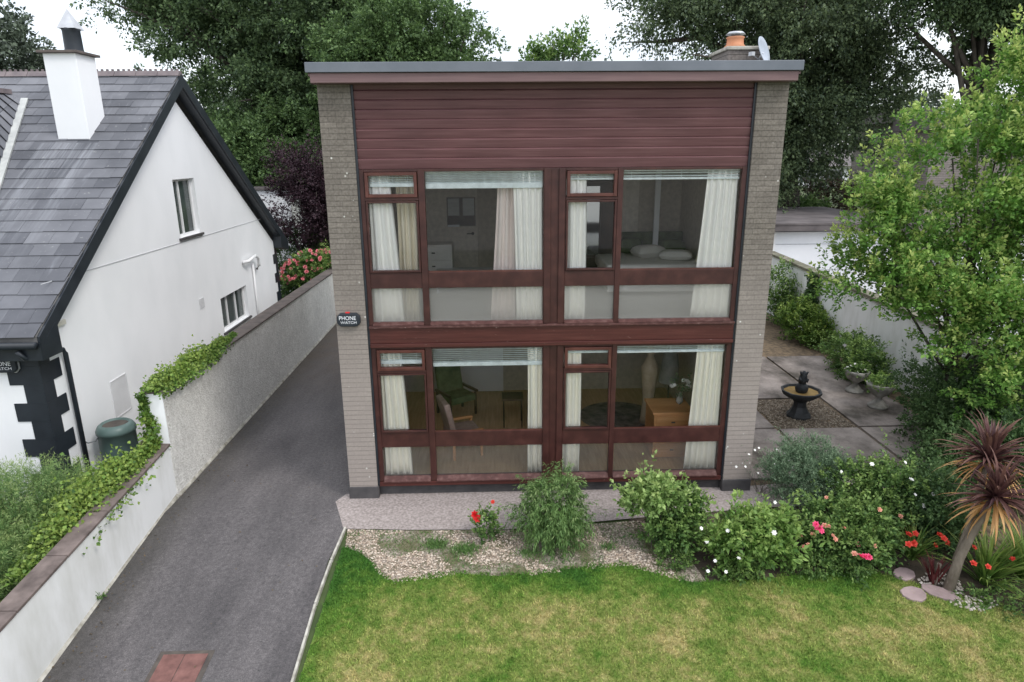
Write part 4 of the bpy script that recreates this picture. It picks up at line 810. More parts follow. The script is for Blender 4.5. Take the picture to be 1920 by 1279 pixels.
for i in range(16):
    x = -4.27-.45*i; mb.prism([(YR-.13, zr(YR)-.05), (YR-.05, zr(YR)+.055), (YR+.05, zr(YR)+.055), (YR+.13, zr(YR)-.05)], 0, x-.44, x)
    for q in range(4): mb.lathe([(0, .05), (.028, .045), (.028, 0)], (x-.06-.11*q, YR, zr(YR)+.05), 7)
mb.build('ridge_tiles', mRidge, RF)
# bargeboards
def bar(y0, y1, dz0, dz1, x0, x1): return MB().prism([(y0, zr(y0)+dz0), (y1, zr(y1)+dz0), (y1, zr(y1)+dz1), (y0, zr(y0)+dz1)], 0, x0, x1)
bb = bar(-.12, YR, -.26, -.015, -4.285, -4.25); bb2 = bar(YR, 12.0, -.26, -.015, -4.285, -4.25); bb.add(bb2.v, bb2.f); bb.build('bargeboard', mBlackWood, N)
bb = bar(-.1, YR, -.28, -.25, -4.498, -4.287); bb2 = bar(YR, 11.95, -.28, -.25, -4.498, -4.287); bb.add(bb2.v, bb2.f); bb.build('soffit', mBlackWood, N)
MB().prism([(-.12, 2.42), (.32, 2.42), (.32, 2.92), (-.12, 2.62)], 0, -4.50, -4.247).build('eaves_box', mBlackWood, N); MB().prism([(11.3, 2.45), (12.0, 2.3), (12.0, 2.5), (11.3, 2.95)], 0, -4.50, -4.247).build('eaves_box', mBlackWood, N)
MB().box(-18, -4.502, -.1, .10, 2.40, 2.45).box(-18, -4.25, -.14, -.115, 2.42, 2.68).build('fascia', mBlackWood, N)
mb = MB(); mb.tube([(-18, -.20, 2.66), (-4.27, -.20, 2.66)], .055, 12); mb.build('gutter', mBlack, N, smooth=True)
# quoins (painted raised blocks)
mb = MB(); h = .295; z = -.1; i = 0
while z < 2.5:
    l1, l2 = (.48, .30) if i % 2 else (.28, .30); z1 = min(z+h, 2.52)
    mb.box(XG-l1, XG-.001, YF-.014-(.001 if i % 2 else 0), YF-.001, z+.0015, z1); mb.box(XG+.001, XG+.014+(.001 if i % 2 else 0), YF-.014, YF+(.46 if i % 2 else .24), z+.0015, z1); z += h; i += 1
mb.build('quoins', mBlack, N); mb = MB(); z = -.1; i = 0
while z < 2.5: mb.box(XG+.001, XG+.014+(.001 if i % 2 else 0), YB-(.36 if i % 2 else .18), YB+.01, z+.0015, z+h); z += h; i += 1
mb.build('quoins', mBlack, N)
# downpipe with bend
t = N
MB().tube([(-4.55, -.2, 2.58), (-4.50, -.16, 2.46), (-4.43, .30, 2.40), (-4.43, .60, 2.37), (-4.43, .64, 2.30), (-4.43, .64, -.2)], .038, 10).build('downpipe', mBlack, N, smooth=True)
# gable windows
def gwin(y0, y1, z0, z1, divs, label):
    f = MB(); x = XG
    f.box(x-.16, x-.10, y0, y1, z0, z0+.055).box(x-.16, x-.10, y0, y1, z1-.05, z1)
    for yy in [y0, y1-.05]+[y0+(y1-y0)*d-.025 for d in divs]: f.box(x-.165, x-.095, yy, yy+.05, z0+.055, z1-.05)
    w = f.build('window', mWhitePlastic, N, bevel=.004); w['label'] = label
    B(x-.14, x-.13, y0+.03, y1-.03, z0+.03, z1-.03).build('pane', mGreyGlass, w)
    MB().box(x-.12, x+.05, y0-.07, y1+.07, z0-.055, z0-.002).build('sill', mPlinth, w, bevel=.006); return w
# window reveals: cut the gable by boolean-free inset boxes
gw = [o for o in COL.objects if o.name.startswith('gable_wall')][0]
for (y0, y1, z0, z1) in ((5.22, 6.28, 3.52, 4.76), (6.88, 8.66, .93, 1.80)):
    c = B(XG-.2, XG+.2, y0, y1, z0, z1).build('cutter', mWhiteRender); bo = gw.modifiers.new('cut', 'BOOLEAN'); bo.object = c; bo.operation = 'DIFFERENCE'; bo.solver = 'EXACT'
    bpy.context.view_layer.update(); me = bpy.data.meshes.new_from_object(gw.evaluated_get(bpy.context.evaluated_depsgraph_get())); gw.modifiers.clear(); gw.data = me; bpy.data.objects.remove(c)
gwin(5.22, 6.28, 3.52, 4.76, (.42,), 'narrow upper gable window with white frame'); gwin(6.88, 8.66, .93, 1.80, (.33, .66), 'wide three light window low on the gable')
MB().tube([(-4.47, 8.55, 2.44), (-4.36, 8.7, 2.45), (-4.36, 9.25, 2.52), (-4.36, 9.45, 2.42), (-4.38, 9.5, 2.2), (-4.45, 9.5, 2.1)], .045, 10).tube([(-4.46, 9.25, 2.3), (-4.46, 9.25, .2)], .03, 8).build('flue_pipe', mWhitePlastic, N, smooth=True)
MB().box(-4.499, -4.485, 5.68, 5.92, 1.82, 2.05).build('air_vent', simple('vent_grey', [(.55, .55, .56), (.66, .66, .67)], 20, .7, 0), N)
g = .02; MB().box(-4.499, -4.485, 1.74, 2.27, .72, .72+g).box(-4.499, -4.485, 1.74, 2.27, 1.40, 1.40+g).box(-4.499, -4.485, 1.74, 1.74+g, .74, 1.40).box(-4.499, -4.485, 2.25, 2.27, .74, 1.40).box(-4.499, -4.492, 1.76, 2.25, .74, 1.4).build('meter_hatch', simple('hatch_white', [(.62, .62, .63), (.70, .70, .71)], 3, .6, 0), N)
MB().box(-4.499, -4.49, .5, 11.0, 3.42, 3.432).build('wall_joint', simple('joint_grey', [(.50, .51, .53), (.58, .59, .61)], 3, .8, 0), N)
MB().box(-4.499, -4.46, .62, .86, 2.72, 2.80).build('light_fitting', mCreamPlastic, N, bevel=.01)
# front window at far left
MB().box(-6.35, -5.98, .04, .12, .55, .62).build('sill', mPlinth, N, bevel=.01); MB().box(-6.9, -6.12, .05, .11, .62, 1.5).build('window_surround', mBlack, N)
# chimney of the neighbour
CH = thing('white_chimney', 'tall white rendered chimney with dark cap on the slate roof', 'chimney', (-5.58, 4.16, 5.1))
B(-5.88, -5.29, 3.84, 4.48, 4.9, 7.09).build('stack', mWhiteRender, CH, bevel=.008); B(-5.95, -5.22, 3.77, 4.55, 7.09, 7.135).build('cap', mCoping, CH, bevel=.006)
MB().lathe([(.165, 0), (.155, .05), (.15, .36), (.165, .40), (.12, .40)], (-5.44, 4.1, 7.135), 16).build('chimney_pot', mBlack, CH, smooth=True)
mb = MB(); mb.add([(-5.60, 3.94, 7.53), (-5.28, 3.94, 7.53), (-5.28, 4.26, 7.53), (-5.60, 4.26, 7.53), (-5.45, 4.1, 7.88)], [(0, 1, 4), (1, 2, 4), (2, 3, 4), (3, 0, 4), (0, 3, 2, 1)]).build('cowl', mGalv, CH)
for a, b in (((-5.60, 3.94), 0), ((-5.28, 3.94), 0), ((-5.28, 4.26), 0), ((-5.60, 4.26), 0)): pass
MB().box(-5.93, -5.24, 3.74, 3.84, 5.03, 5.10).build('flashing', mCoping, CH)
# dormer at left with pale lead valley
DM = MB(); 
dz = lambda y: zr(y)
rx, rz_ = -7.52, zr(3.9)+.72
yb = 1.9
# right-hand slope of the dormer roof meeting the main roof along a valley
def on(y, l=.03): return zr(y)+l
A0 = (rx, YR-.65, on(YR-.65)); A1 = (rx, yb, on(YR-.65)); A2 = (-6.30, yb+.35, on(yb+.35, .05)); A3 = (-7.15, YR-.85, on(YR-.85, .04))
dmo = MB(); vA0, vA1, vA2, vA3 = map(Vector, (A0, A1, A2, A3)); nrow = 13; up_ = Vector((.012, 0, .02))
dmo.add([vA0, vA1, vA2, vA3, vA1-Vector((0, 0, .15)), vA2-Vector((0, 0, .15))], [(0, 1, 2, 3), (1, 4, 5, 2)])
for i in range(nrow):
    a, b = i/nrow, (i+1)/nrow
    for j in range(3):
        l0, l1 = vA0.lerp(vA1, a), vA0.lerp(vA1, b); r0_, r1_ = vA3.lerp(vA2, a), vA3.lerp(vA2, b); u0, u1 = j/3+.004, (j+1)/3-.004
        dmo.add([l0.lerp(r0_, u0)+up_*.4, l1.lerp(r1_, u0)+up_*1.5, l1.lerp(r1_, u1)+up_*1.5, l0.lerp(r0_, u1)+up_*.4], [(0, 1, 2, 3)])
dmo.build('dormer_roof', mSlate, N)
mb = MB(); e0 = Vector(A3); e1 = Vector((-6.33, yb+.42, on(yb+.42, .05))); wv = Vector((.14, 0, 0)); l = Vector((0, 0, .025))
mb.add([e0+l, e0+wv+l, e1+wv+l, e1+l, e0-l, e0+wv-l, e1+wv-l, e1-l], [(0, 1, 2, 3), (4, 7, 6, 5), (0, 4, 5, 1), (1, 5, 6, 2), (2, 6, 7, 3), (3, 7, 4, 0)]).build('lead_valley', mLead, N)
MB().box(rx-.12, rx+.12, yb, YR-.7, A0[2]-.02, A0[2]+.07).build('dormer_ridge', mRidge, N)
MB().add([(-8.6, yb+.15, on(yb+.1)), (-6.40, yb+.15, on(yb+.1)), (rx, yb+.15, A1[2]-.1), (-8.6, yb+.15, A1[2]-.1)], [(0, 1, 2, 3)]).build('dormer_face', mBlackWood, N)
alarm(-4.98, .075, 2.30, .42, .22, 'black alarm box with pale rim on the white house quoins', rim=True)
# water butt
t = thing('water_butt', 'dark green plastic water butt beside the white gable', 'water butt', (-4.08, 1.0, 0))
MB().lathe([(0, -.1), (.25, -.1), (.27, .25), (.29, .55), (.285, .8), (.305, .81), (.305, .86), (.27, .93), (.22, .965), (.21, .96), (.20, .93), (0, .92)], (-4.08, 1.0, 0), 26).build('barrel', mGreenPlastic, t, smooth=True)
MB().lathe([(0, .925), (.195, .93)], (-4.08, 1.0, 0), 20).build('lid', mIron, t)
MB().tube([(-4.43, .66, .78), (-4.38, .68, .74), (-4.30, .74, .74), (-4.28, .80, .77)], .012, 6).build('hose', mHose, t, smooth=True)
# ------------------------------------------------------------------ drive things
def debris():
    rng = np.random.RandomState(77); n = 420; x = np.where(rng.uniform(size=n) < .6, -2.76+np.abs(rng.normal(size=n))*.16, rng.uniform(-2.7, -.1, n)); y = rng.uniform(-4.2, 9, n)
    P = np.column_stack([x, y, [gz(v)+.006 for v in y]]); A = unit(np.column_stack([rng.normal(size=(n, 2)), np.full(n, .15)]))
    tag(leaves('leaf_litter', P, A, .032, .6, flat('dry_leaf', (.10, .07, .035)), nrm=unit(rng.normal(size=(n, 3))*.25+np.array([0, 0, 1])), rng=rng), 'dry leaf bits gathered along the wall foot of the drive', 'leaf litter', None, 'stuff')
debris()
t = thing('inspection_cover', 'red brown inspection cover set in the tarmac drive', 'manhole cover', (-1.3, -3.3, gz(-3.3)))
def slope_box(x0, x1, y0, y1, l0, l1, sk=0): return MB().add([(x+(y1-y)*sk, y, gz(y)+l) for l in (l0, l1) for x, y in ((x0, y0), (x1, y0), (x1, y1), (x0, y1))], [(0, 3, 2, 1), (4, 5, 6, 7), (0, 1, 5, 4), (1, 2, 6, 5), (2, 3, 7, 6), (3, 0, 4, 7)])
slope_box(-1.63, -1.00, -3.62, -2.97, -.03, .003).build('frame', mIron, t); slope_box(-1.575, -1.33, -3.57, -3.02, -.03, .008).build('plate', mRust, t, bevel=.002); slope_box(-1.322, -1.06, -3.57, -3.02, -.03, .008).build('plate', mRust, t, bevel=.002)
# ------------------------------------------------------------------ patio things
F = thing('garden_fountain', 'black stone fountain bowl with ochre algae on the pebble square', 'fountain', (8.57, 3.05, 0))
MB().lathe([(0, -.02), (.25, -.02), (.25, .03), (.19, .10), (.13, .22), (.13, .32), (.17, .38), (0, .38)], (8.57, 3.05, 0), 8).build('pedestal', mFountain, F)
MB().lathe([(.10, .36), (.24, .40), (.36, .48), (.40, .54), (.40, .57), (.36, .57), (.34, .53), (.20, .50), (0, .49)], (8.57, 3.05, 0), 10).build('bowl', mFountain, F)
MB().lathe([(0, .525), (.335, .53)], (8.57, 3.05, 0), 20).build('algae_water', mMoss, F)
MB().lathe([(.09, .5), (.12, .56), (.13, .62), (.10, .68), (.06, .72), (0, .72)], (8.57, 3.05, 0), 14).build('finial_base', mFountain, F, smooth=True)
mb = MB(); mb.tube([(8.57, 3.05, .70), (8.57, 3.05, .78), (8.575, 3.04, .86), (8.58, 3.04, .93), (8.58, 3.04, .98)], [.07, .085, .075, .05, .02], 10).tube([(8.54, 3.04, .90), (8.50, 3.03, .97)], [.035, .015], 7).tube([(8.61, 3.04, .9), (8.66, 3.03, .96)], [.035, .015], 7).tube([(8.51, 3.0, .78), (8.48, 2.99, .84)], [.04, .025], 7).tube([(8.62, 3.0, .76), (8.66, 3.0, .82)], [.04, .02], 7)
mb.build('figure', mFountain, F, smooth=True)
def urn(x, y, s, label, m, seed, fl=None):
    t = thing('stone_urn', label, 'urn planter', (x, y, .02), group='stone urns on the patio')
    MB().lathe([(0, 0), (.20*s, 0), (.20*s, .05*s), (.15*s, .09*s), (.07*s, .17*s), (.06*s, .22*s), (.10*s, .26*s), (.20*s, .33*s), (.26*s, .45*s), (.28*s, .53*s), (.26*s, .54*s), (.23*s, .50*s), (0, .48*s)], (x, y, .02), 22).build('bowl', mStoneUrn, t, smooth=True)
    bl = [(0, 0, .52*s, .22*s, .22*s, .15*s)]; P, A, tv, O, rng = shoots([(x, y, .02+.52*s, .24*s, .24*s, .17*s)], 130, .12, 10, seed, shell=.1, up=.8)
    leaves('plant', P, A, .05, .6, m, t, tv, rng=rng)
    if fl: put_blooms(t, fl, surf_pts(bl, (x, y, .02), 10, seed, zmin=.5, k=1.1), scale=(.6, .9))
urn(10.42, 4.35, .95, 'stone urn holding white flowers, farther along the patio edge', L_shrub, 51, bloom_white)
urn(10.42, 3.4, 1.0, 'stone urn filled with yellow green moss, nearest the fountain', L_yellow, 52)
# ------------------------------------------------------------------ right side walls and buildings
t = thing('right_boundary_wall', 'pale rendered garden wall with mossy coping beyond the patio', 'wall', (11.6, 6, 0))
def rz2(y): return 1.62+.022*y
MB().add([(x, y, z) for y in (-4, 13) for x, z in ((11.55, -.5), (11.75, -.5), (11.75, rz2(y)), (11.55, rz2(y)))], [(0, 1, 2, 3), (7, 6, 5, 4), (0, 4, 5, 1), (1, 5, 6, 2), (2, 6, 7, 3), (3, 7, 4, 0)]).build('wall', mWallPaint, t)
MB().add([(x, y, z) for y in (-4, 13) for x, z in ((11.5, rz2(y)), (11.8, rz2(y)), (11.8, rz2(y)+.07), (11.5, rz2(y)+.07))], [(0, 1, 2, 3), (7, 6, 5, 4), (0, 4, 5, 1), (1, 5, 6, 2), (2, 6, 7, 3), (3, 7, 4, 0)]).build('coping', mMossCoping, t)
t = thing('white_garage', 'flat roofed garage with white up and over door past the garden wall', 'garage', (13.5, 14, 0))
MB().box(11.3, 11.62, 12.6, 18.4, 0, 2.66).box(15.6, 15.85, 12.6, 18.4, 0, 2.66).box(11.62, 15.6, 18.15, 18.4, 0, 2.66).build('wall', mWhiteRender, t)
dd = B(11.80, 15.5, 12.66, 12.72, 0, 2.60).build('garage_door', mWhitePaint, t); MB().box(11.80, 15.5, 12.648, 12.66, 2.18, 2.20).box(11.80, 15.5, 12.648, 12.66, 1.3, 1.32).box(13.3, 13.8, 12.63, 12.66, .9, .95).build('panel_line', mGalv, dd)
B(11.62, 11.80, 12.62, 12.7, 0, 2.62).build('door_post', mWhitePlastic, t); 
MB().box(11.1, 16.2, 12.35, 12.6, 2.66, 2.86).box(11.1, 11.3, 12.6, 18.6, 2.66, 2.86).build('fascia', mDarkRoof, t); B(11.08, 16.25, 12.33, 18.6, 2.862, 2.92).build('roof', mDarkRoof, t)
t = thing('flat_roofed_brick_house', 'grey brick flat roofed house half hidden behind the light green tree', 'house', (18, 14, 0))
B(17.0, 20.6, 13.2, 15.2, 0, 5.85).build('wall', mBrick2, t); B(16.85, 20.7, 13.0, 15.4, 5.85, 6.2).build('fascia', mDarkRoof, t); B(20.701, 27, 12.2, 17, 0, 5.4).build('wall', mWhiteRender, t); B(20.72, 27.4, 11.9, 17.3, 5.41, 5.7).build('fascia', mDarkRoof, t)
w = B(21.2, 23.5, 12.15, 12.198, 2.9, 4.4).build('window', mWhitePlastic, t); B(21.3, 23.4, 12.12, 12.149, 3.0, 4.3).build('pane', mGreyGlass, w)
B(21.0, 29, 22.5, 27, 6.4, 7.0).build('rear_roof', mDarkRoof, t); B(21.4, 28.6, 22.8, 26.6, 0, 6.39).build('rear_wall', mBrick2, t); MB().tube([(17.4, 13.6, 6.2), (17.5, 13.6, 6.9)], .03, 6).tube([(17.2, 13.6, 6.8), (17.8, 13.6, 6.85)], .012, 5).build('aerial', mGalv, t)
t = thing('white_shed', 'white boarded outbuilding seen through the light tree at right', 'shed', (15, 6, 0))
B(13.4, 17.5, 4.6, 7.4, 0, 2.2).build('wall', mWhitePaint, t); MB().prism([(4.4, 2.2), (7.6, 2.2), (6.0, 2.9)], 0, 13.2, 17.7).build('roof', mLead, t); d = B(14.2, 15.0, 4.56, 4.598, 0, 1.95).build('door', mWhitePlastic, t); MB().obox((14.9, 4.54, 1.0), (.03, .04, .12)).build('handle', mIron, d)
t = thing('far_low_house', 'distant low house with dark roof glimpsed under the beech tree', 'house', (27, 42, 2.5))
B(22, 30.5, 40, 48, 2.5, 4.0).build('wall', mWhiteRender, t); MB().prism([(39.5, 4.0), (48.5, 4.0), (44, 5.1)], 0, 21.5, 31).build('roof', mDarkRoof, t)
for i in range(4): w = B(22.8+i*1.95, 24.0+i*1.95, 39.95, 39.999, 2.9, 3.7).build('window', mGreyGlass, t)
t = thing('far_white_shed', 'small white outbuilding behind the purple shrub', 'shed', (-5.5, 16.5, 0)); B(-6.9, -5.3, 16.2, 18.2, 0, 3.95).build('wall', mWhiteRender, t); B(-7.0, -5.2, 16.1, 18.4, 3.952, 4.02).build('roof', mDarkRoof, t)
# ------------------------------------------------------------------ trees
BG = 'large trees behind the houses'
tree('large_broadleaf_tree', 'huge dark broadleaf tree towering behind the white gable', 'tree', (-7.2, 22, 2.4), (-7.0, 22, 8.5), .45,
     [(-6.5, 22, 12.0, 5.6, 3.6, 4.0), (-11.2, 21.2, 11.6, 2.3, 2.2, 2.3), (-9.2, 21.5, 10.6, 2.6, 2.4, 2.0), (-4.2, 21, 8.0, 3.6, 3.0, 3.4), (-7.6, 21, 7.2, 2.7, 2.6, 2.9), (-3.2, 20.5, 11.0, 3.0, 2.5, 3.0)], 6400, .75, 40, .135, .62, L_dark, mBark, 101, BG, nl=40, shell=.25, up=.1, rand=.6, droop=.22, spread=.34, clump=13, cr=.52)
tree('broadleaf_tree', 'mid green bushy tree rising behind the left half of the brick house', 'tree', (-.6, 18, 0), (-.5, 18, 6), .25,
     [(-1.4, 17.5, 9.2, 1.9, 1.8, 1.9), (.4, 17.5, 8.9, 1.5, 1.6, 1.6), (-.4, 17.4, 7.4, 2.2, 1.9, 1.6), (-2.8, 17.8, 8.4, 1.7, 1.6, 1.8)], 2500, .6, 36, .12, .62, L_mid, mBark, 102, BG, nl=20, shell=.25, up=.3, rand=.55, droop=.1, spread=.32, clump=12, cr=.38)
tree('understorey_tree', 'green understorey tree below the huge tree beside the gable', 'tree', (-6.2, 19, 1.5), (-6.1, 19, 4), .2,
     [(-6.6, 18.6, 5.2, 1.9, 1.6, 1.9), (-4.6, 18.6, 4.8, 1.7, 1.5, 2.0), (-8.3, 19, 5.0, 1.6, 1.5, 1.6), (-3.2, 18.5, 5.6, 1.4, 1.4, 1.8)], 2000, .6, 34, .12, .62, L_mid, mBark, 103, BG, nl=14, shell=.2, up=.2, rand=.55, droop=.15, spread=.32, clump=12, cr=.36)
tree('beech_tree', 'great dark drooping beech behind the right of the flat roof', 'tree', (15.2, 19.8, 2.5), (14.6, 19.6, 8), .5,
     [(14.0, 19.2, 11.4, 4.6, 3.4, 3.2), (10.1, 18.6, 11.3, 1.9, 1.8, 1.5), (9.3, 18.3, 10.2, 1.0, 1.2, 1.2), (13.6, 18.8, 7.8, 2.9, 2.6, 2.6), (16.0, 18.8, 6.2, 2.0, 2.2, 2.0), (17.7, 18.8, 8.2, 1.8, 2.0, 1.5), (13.6, 18.6, 5.0, 1.5, 2.0, 1.9), (15.8, 18.8, 9.6, 2.6, 2.4, 2.0)], 4700, .85, 36, .125, .58, L_beech, mBark, 104, BG, nl=50, shell=.25, up=-.15, rand=.5, droop=.38, spread=.3, clump=13, cr=.5)
tree('tall_tree', 'dark overhanging tree cut by the top right corner', 'tree', (20.5, 16, 2), (20, 16, 9), .35,
     [(19.4, 15.2, 11.4, 2.7, 2.2, 1.7), (17.8, 15.0, 10.2, 1.2, 1.2, .7), (21.5, 15.6, 9.8, 2.0, 2, 2.0)], 2000, .8, 34, .13, .58, L_dark, mBark, 105, BG, nl=26, shell=.2, up=.0, rand=.5, droop=.3, spread=.28, clump=12, cr=.42)
tree('light_green_sapling_tree', 'small light green tree top showing above the middle of the flat roof', 'tree', (4.3, 14, 0), (4.3, 14, 6.8), .09,
     [(3.6, 14, 8.0, .9, .7, .45), (4.7, 14, 8.25, .95, .7, .5), (5.1, 14, 8.75, .35, .4, .3)], 170, .5, 22, .12, .6, L_shrub, mBark, 106, BG, nl=24, shell=.2, up=.6, rand=.5, spread=.22, gap=.45)
tree('far_tree', 'grey green distant tree left of the white chimney', 'tree', (-25, 32, 2.5), (-25, 32, 7), .3,
     [(-25.3, 32, 10.2, 2.4, 2.0, 2.4), (-23.2, 32, 9.0, 1.3, 1.5, 1.3)], 700, 1.1, 26, .24, .6, L_far, mBark, 107, BG, nl=12, shell=.2, up=.2, rand=.5, spread=.28, gap=.3)
tree('purple_shrub', 'dark purple leaved shrub between the two houses', 'shrub', (-4.3, 14.6, 0), (-4.3, 14.6, 1.8), .08,
     [(-4.2, 14.4, 4.1, 1.05, .9, 1.45), (-3.4, 14.4, 3.4, .9, .9, 1.7), (-4.6, 14.3, 3.1, .8, .8, 1.0)], 1100, .5, 30, .085, .55, L_purple, mBark, 108, nl=24, shell=.2, up=.5, rand=.6, spread=.3, gap=.5)
bush('dark_hedge', 'dark green hedge behind the hydrangea', 'hedge', (-4.3, 14.0, 0), [(-.6, .6, 1.3, 1.4, .7, 1.3), (1.0, .6, 1.2, 1.2, .7, 1.2)], 900, .35, 24, .08, .6, L_dkshrub, 109, ns=8)
hb = [(0, 0, 1.25, .8, .6, .75), (.5, -.2, 1.35, .6, .5, .7), (-.55, .1, 1.15, .45, .5, .6)]
hy, P, _ = bush('hydrangea', 'pink flowering hydrangea over the end of the high wall', 'hydrangea', (-3.75, 12.6, 0), hb, 700, .22, 22, .09, .65, L_shrub, 110)
put_blooms(hy, bloom_hyd, surf_pts(hb, (-3.75, 12.6, 0), 98, 5, zmin=.85, k=1.22), 'flower_head', (.5, .85), 6, (.2, -.7, .6))
bush('yellow_shrub', 'yellow green shrub at the right of the pink hydrangea', 'shrub', (-2.95, 12.3, 0), [(0, 0, 1.55, .35, .35, .6)], 160, .35, 20, .07, .4, L_yellow, 111)
# beech-side undergrowth and hedges
bush('fern_undergrowth', 'bright green undergrowth on the bank below the beech', 'undergrowth', (14.8, 20.2, 2.4), [(-1.2, 0, .3, 1.4, .5, .55), (.8, -.4, .25, 1.2, .5, .5)], 500, .4, 22, .13, .5, L_willow, 112, ns=0)
B(10, 60, 21.5, 22, 1.5, 3.3).build('x', mLitter) if False else None
bush('brown_hedge', 'brown and dark green hedge under the beech beyond the garage', 'hedge', (17.8, 22, 2.4), [(0, 0, .6, 2.4, .7, .8)], 420, .4, 20, .12, .55, leaf_mat('brown_hedge_leaves', (.05, .035, .025), (.11, .085, .05), trans=.1), 113, ns=0)
# far wood
def far_wood():
    rng = np.random.RandomState(5); bl = []
    for x in np.arange(-75, 95, 5.5):
        y = 62+rng.uniform(-6, 10); h = rng.uniform(10.0, 13.2); bl.append((x+rng.uniform(-1.5, 1.5), y, h-4.2, 4.6, 3.0, 4.6)); bl.append((x, y-1, 4.5, 4.6, 3.0, 4.0))
    P, A, tv, O, r = shoots(bl, 5200, 2.0, 16, 6, shell=.5, spread=.35, rand=.6)
    tag(leaves('distant_wood', P, A, .55, .7, L_far, None, tv, rng=r), 'line of distant woodland behind the gardens', 'woodland', None, 'stuff')
far_wood()
def near_belt():
    rng = np.random.RandomState(9); bl = [(x, 27+rng.uniform(-1, 2), 3.4+rng.uniform(0, 1.6), 2.6, 1.6, rng.uniform(2.4, 3.6)) for x in np.arange(-34, -1, 3.4)] + [(x, 30+rng.uniform(-1, 2), 3.2, 2.6, 1.6, 1.6) for x in np.arange(0, 16, 3.2)]
    P, A, tv, O, r = shoots(bl, 3200, 1.2, 22, 7, shell=.4, spread=.32, rand=.6)
    tag(leaves('tree_belt', P, A, .30, .65, L_dark, None, tv, rng=r), 'dense belt of dark greenery behind the large trees', 'woodland', None, 'stuff')
near_belt()
# ------------------------------------------------------------------ light green tree, right foreground
tree('light_green_tree', 'light green tree with yellow tipped shoots spreading at the right edge', 'tree', (10.55, 1.6, 0), (10.5, 1.6, 2.6), .085,
     [(10.2, 1.3, 4.6, 1.5, 1.2, 1.5), (11.0, 1.2, 5.9, 1.0, 1.0, 1.1), (8.9, 1.2, 3.3, 1.0, .95, .9), (10.1, .8, 2.85, 1.35, 1.1, .95), (11.3, 1.0, 3.6, 1.1, 1.2, 1.5), (9.3, 1.5, 4.4, .8, .8, .6), (10.9, .4, 2.1, 1.1, .9, .9)], 2700, .42, 32, .07, .58, L_lime, mBark, 120, nl=46, shell=.3, up=.75, rand=.45, spread=.2, clump=9, cr=.2)
tree('upright_sapling', 'yellow green upright shoots rising at the right edge, tallest of the light tree', 'sapling', (11.3, .8, 0), (11.2, .9, 3.5), .04,
     [(10.7, 1.1, 6.3, .45, .5, .8), (11.5, .9, 6.4, .5, .5, 1.0)], 300, .6, 30, .07, .5, L_lime, mBark, 121, nl=18, shell=.1, up=1.5, rand=.25, spread=.12)
bush('evergreen_shrub', 'dense dark evergreen shrub under the light tree beside the urns', 'shrub', (10.7, 1.35, 0), [(.2, .6, .75, .8, .7, .85), (-.2, -.2, .7, .75, .6, .75), (.8, .2, .9, .7, .7, .9)], 1500, .24, 26, .055, .6, L_dkshrub, 122)
bush('evergreen_shrub', 'second dark shrub spreading below towards the cordyline', 'shrub', (9.75, -.3, -.01), [(0, 0, .55, .7, .6, .6), (.6, -.2, .7, .6, .6, .7), (-.5, -.2, .4, .5, .45, .4)], 1300, .22, 26, .05, .6, L_dkshrub, 123)
bush('wall_shrub', 'loose green shrub against the pale wall nearest the brick corner', 'shrub', (11.2, 10.6, 0), [(0, 0, .95, .5, .5, .8), (.1, -.5, .6, .4, .4, .5)], 330, .4, 20, .075, .5, L_shrub, 124, ns=16, up=.9, spread=.2, gap=.4)
bush('wall_shrub', 'rounded bright green shrub lower along the pale wall', 'shrub', (11.1, 8.6, 0), [(0, 0, .55, .55, .6, .55), (.2, -.7, .4, .4, .5, .4)], 650, .28, 22, .06, .6, L_ivy, 125)
tag(bush('climbing_ivy', 'dark ivy column climbing the pale wall', 'ivy', (11.5, 9.0, 0), [(0, 0, 1.0, .12, .32, .95)], 420, .12, 16, .06, .8, L_dkshrub, 126, ns=4)[0])
bush('wall_shrub', 'small leafy shrub behind the farther urn', 'shrub', (10.9, 5.6, 0), [(0, 0, .5, .45, .7, .5), (-.1, -.9, .5, .4, .5, .5)], 600, .25, 22, .06, .5, L_shrub, 127)
# ------------------------------------------------------------------ front bed plants
def lz(y): return gz(y)
bush('willowy_shrub', 'rounded shrub with narrow bright leaves before the centre post', 'shrub', (3.12, -1.15, lz(-1.15)), [(0, 0, .62, .44, .40, .42), (.02, -.05, .35, .42, .38, .32)], 620, .22, 30, .062, .18, L_willow, 130, stem=mBarkPale, ns=22, stemr=.008, shell=.45, up=-.15, rand=.55, droop=1.2, spread=.12)
bush('flowering_currant_shrub', 'light topped leafy shrub with dark lower half under the lower right window', 'shrub', (4.62, -1.3, lz(-1.3)), [(-.22, .1, .68, .27, .24, .18), (.0, .0, .80, .24, .22, .16)], 190, .22, 20, .065, .6, leaf_mat('pale_green_top_leaves', (.13, .24, .06), (.32, .47, .15), tip=(.52, .62, .24)), 131, ns=14, stemr=.009, up=.5)
bush('dark_rose_shrub', 'dark green rose shrub close against the light topped shrub', 'rose bush', (4.85, -1.35, lz(-1.35)), [(.08, .05, .52, .28, .27, .32), (-.05, -.1, .30, .34, .28, .24)], 380, .17, 20, .052, .6, L_shrub, 132, ns=10, gap=.5)
b3 = [(0, 0, .34, .42, .34, .30), (.42, .1, .34, .34, .3, .28)]
t, P, _ = bush('mock_orange_shrub', 'yellow green shrub with small white flowers at the lawn edge', 'shrub', (5.65, -1.75, lz(-1.75)), b3, 330, .26, 17, .075, .55, L_yellow, 133, ns=14, up=.7, gap=.35, longs=.2)
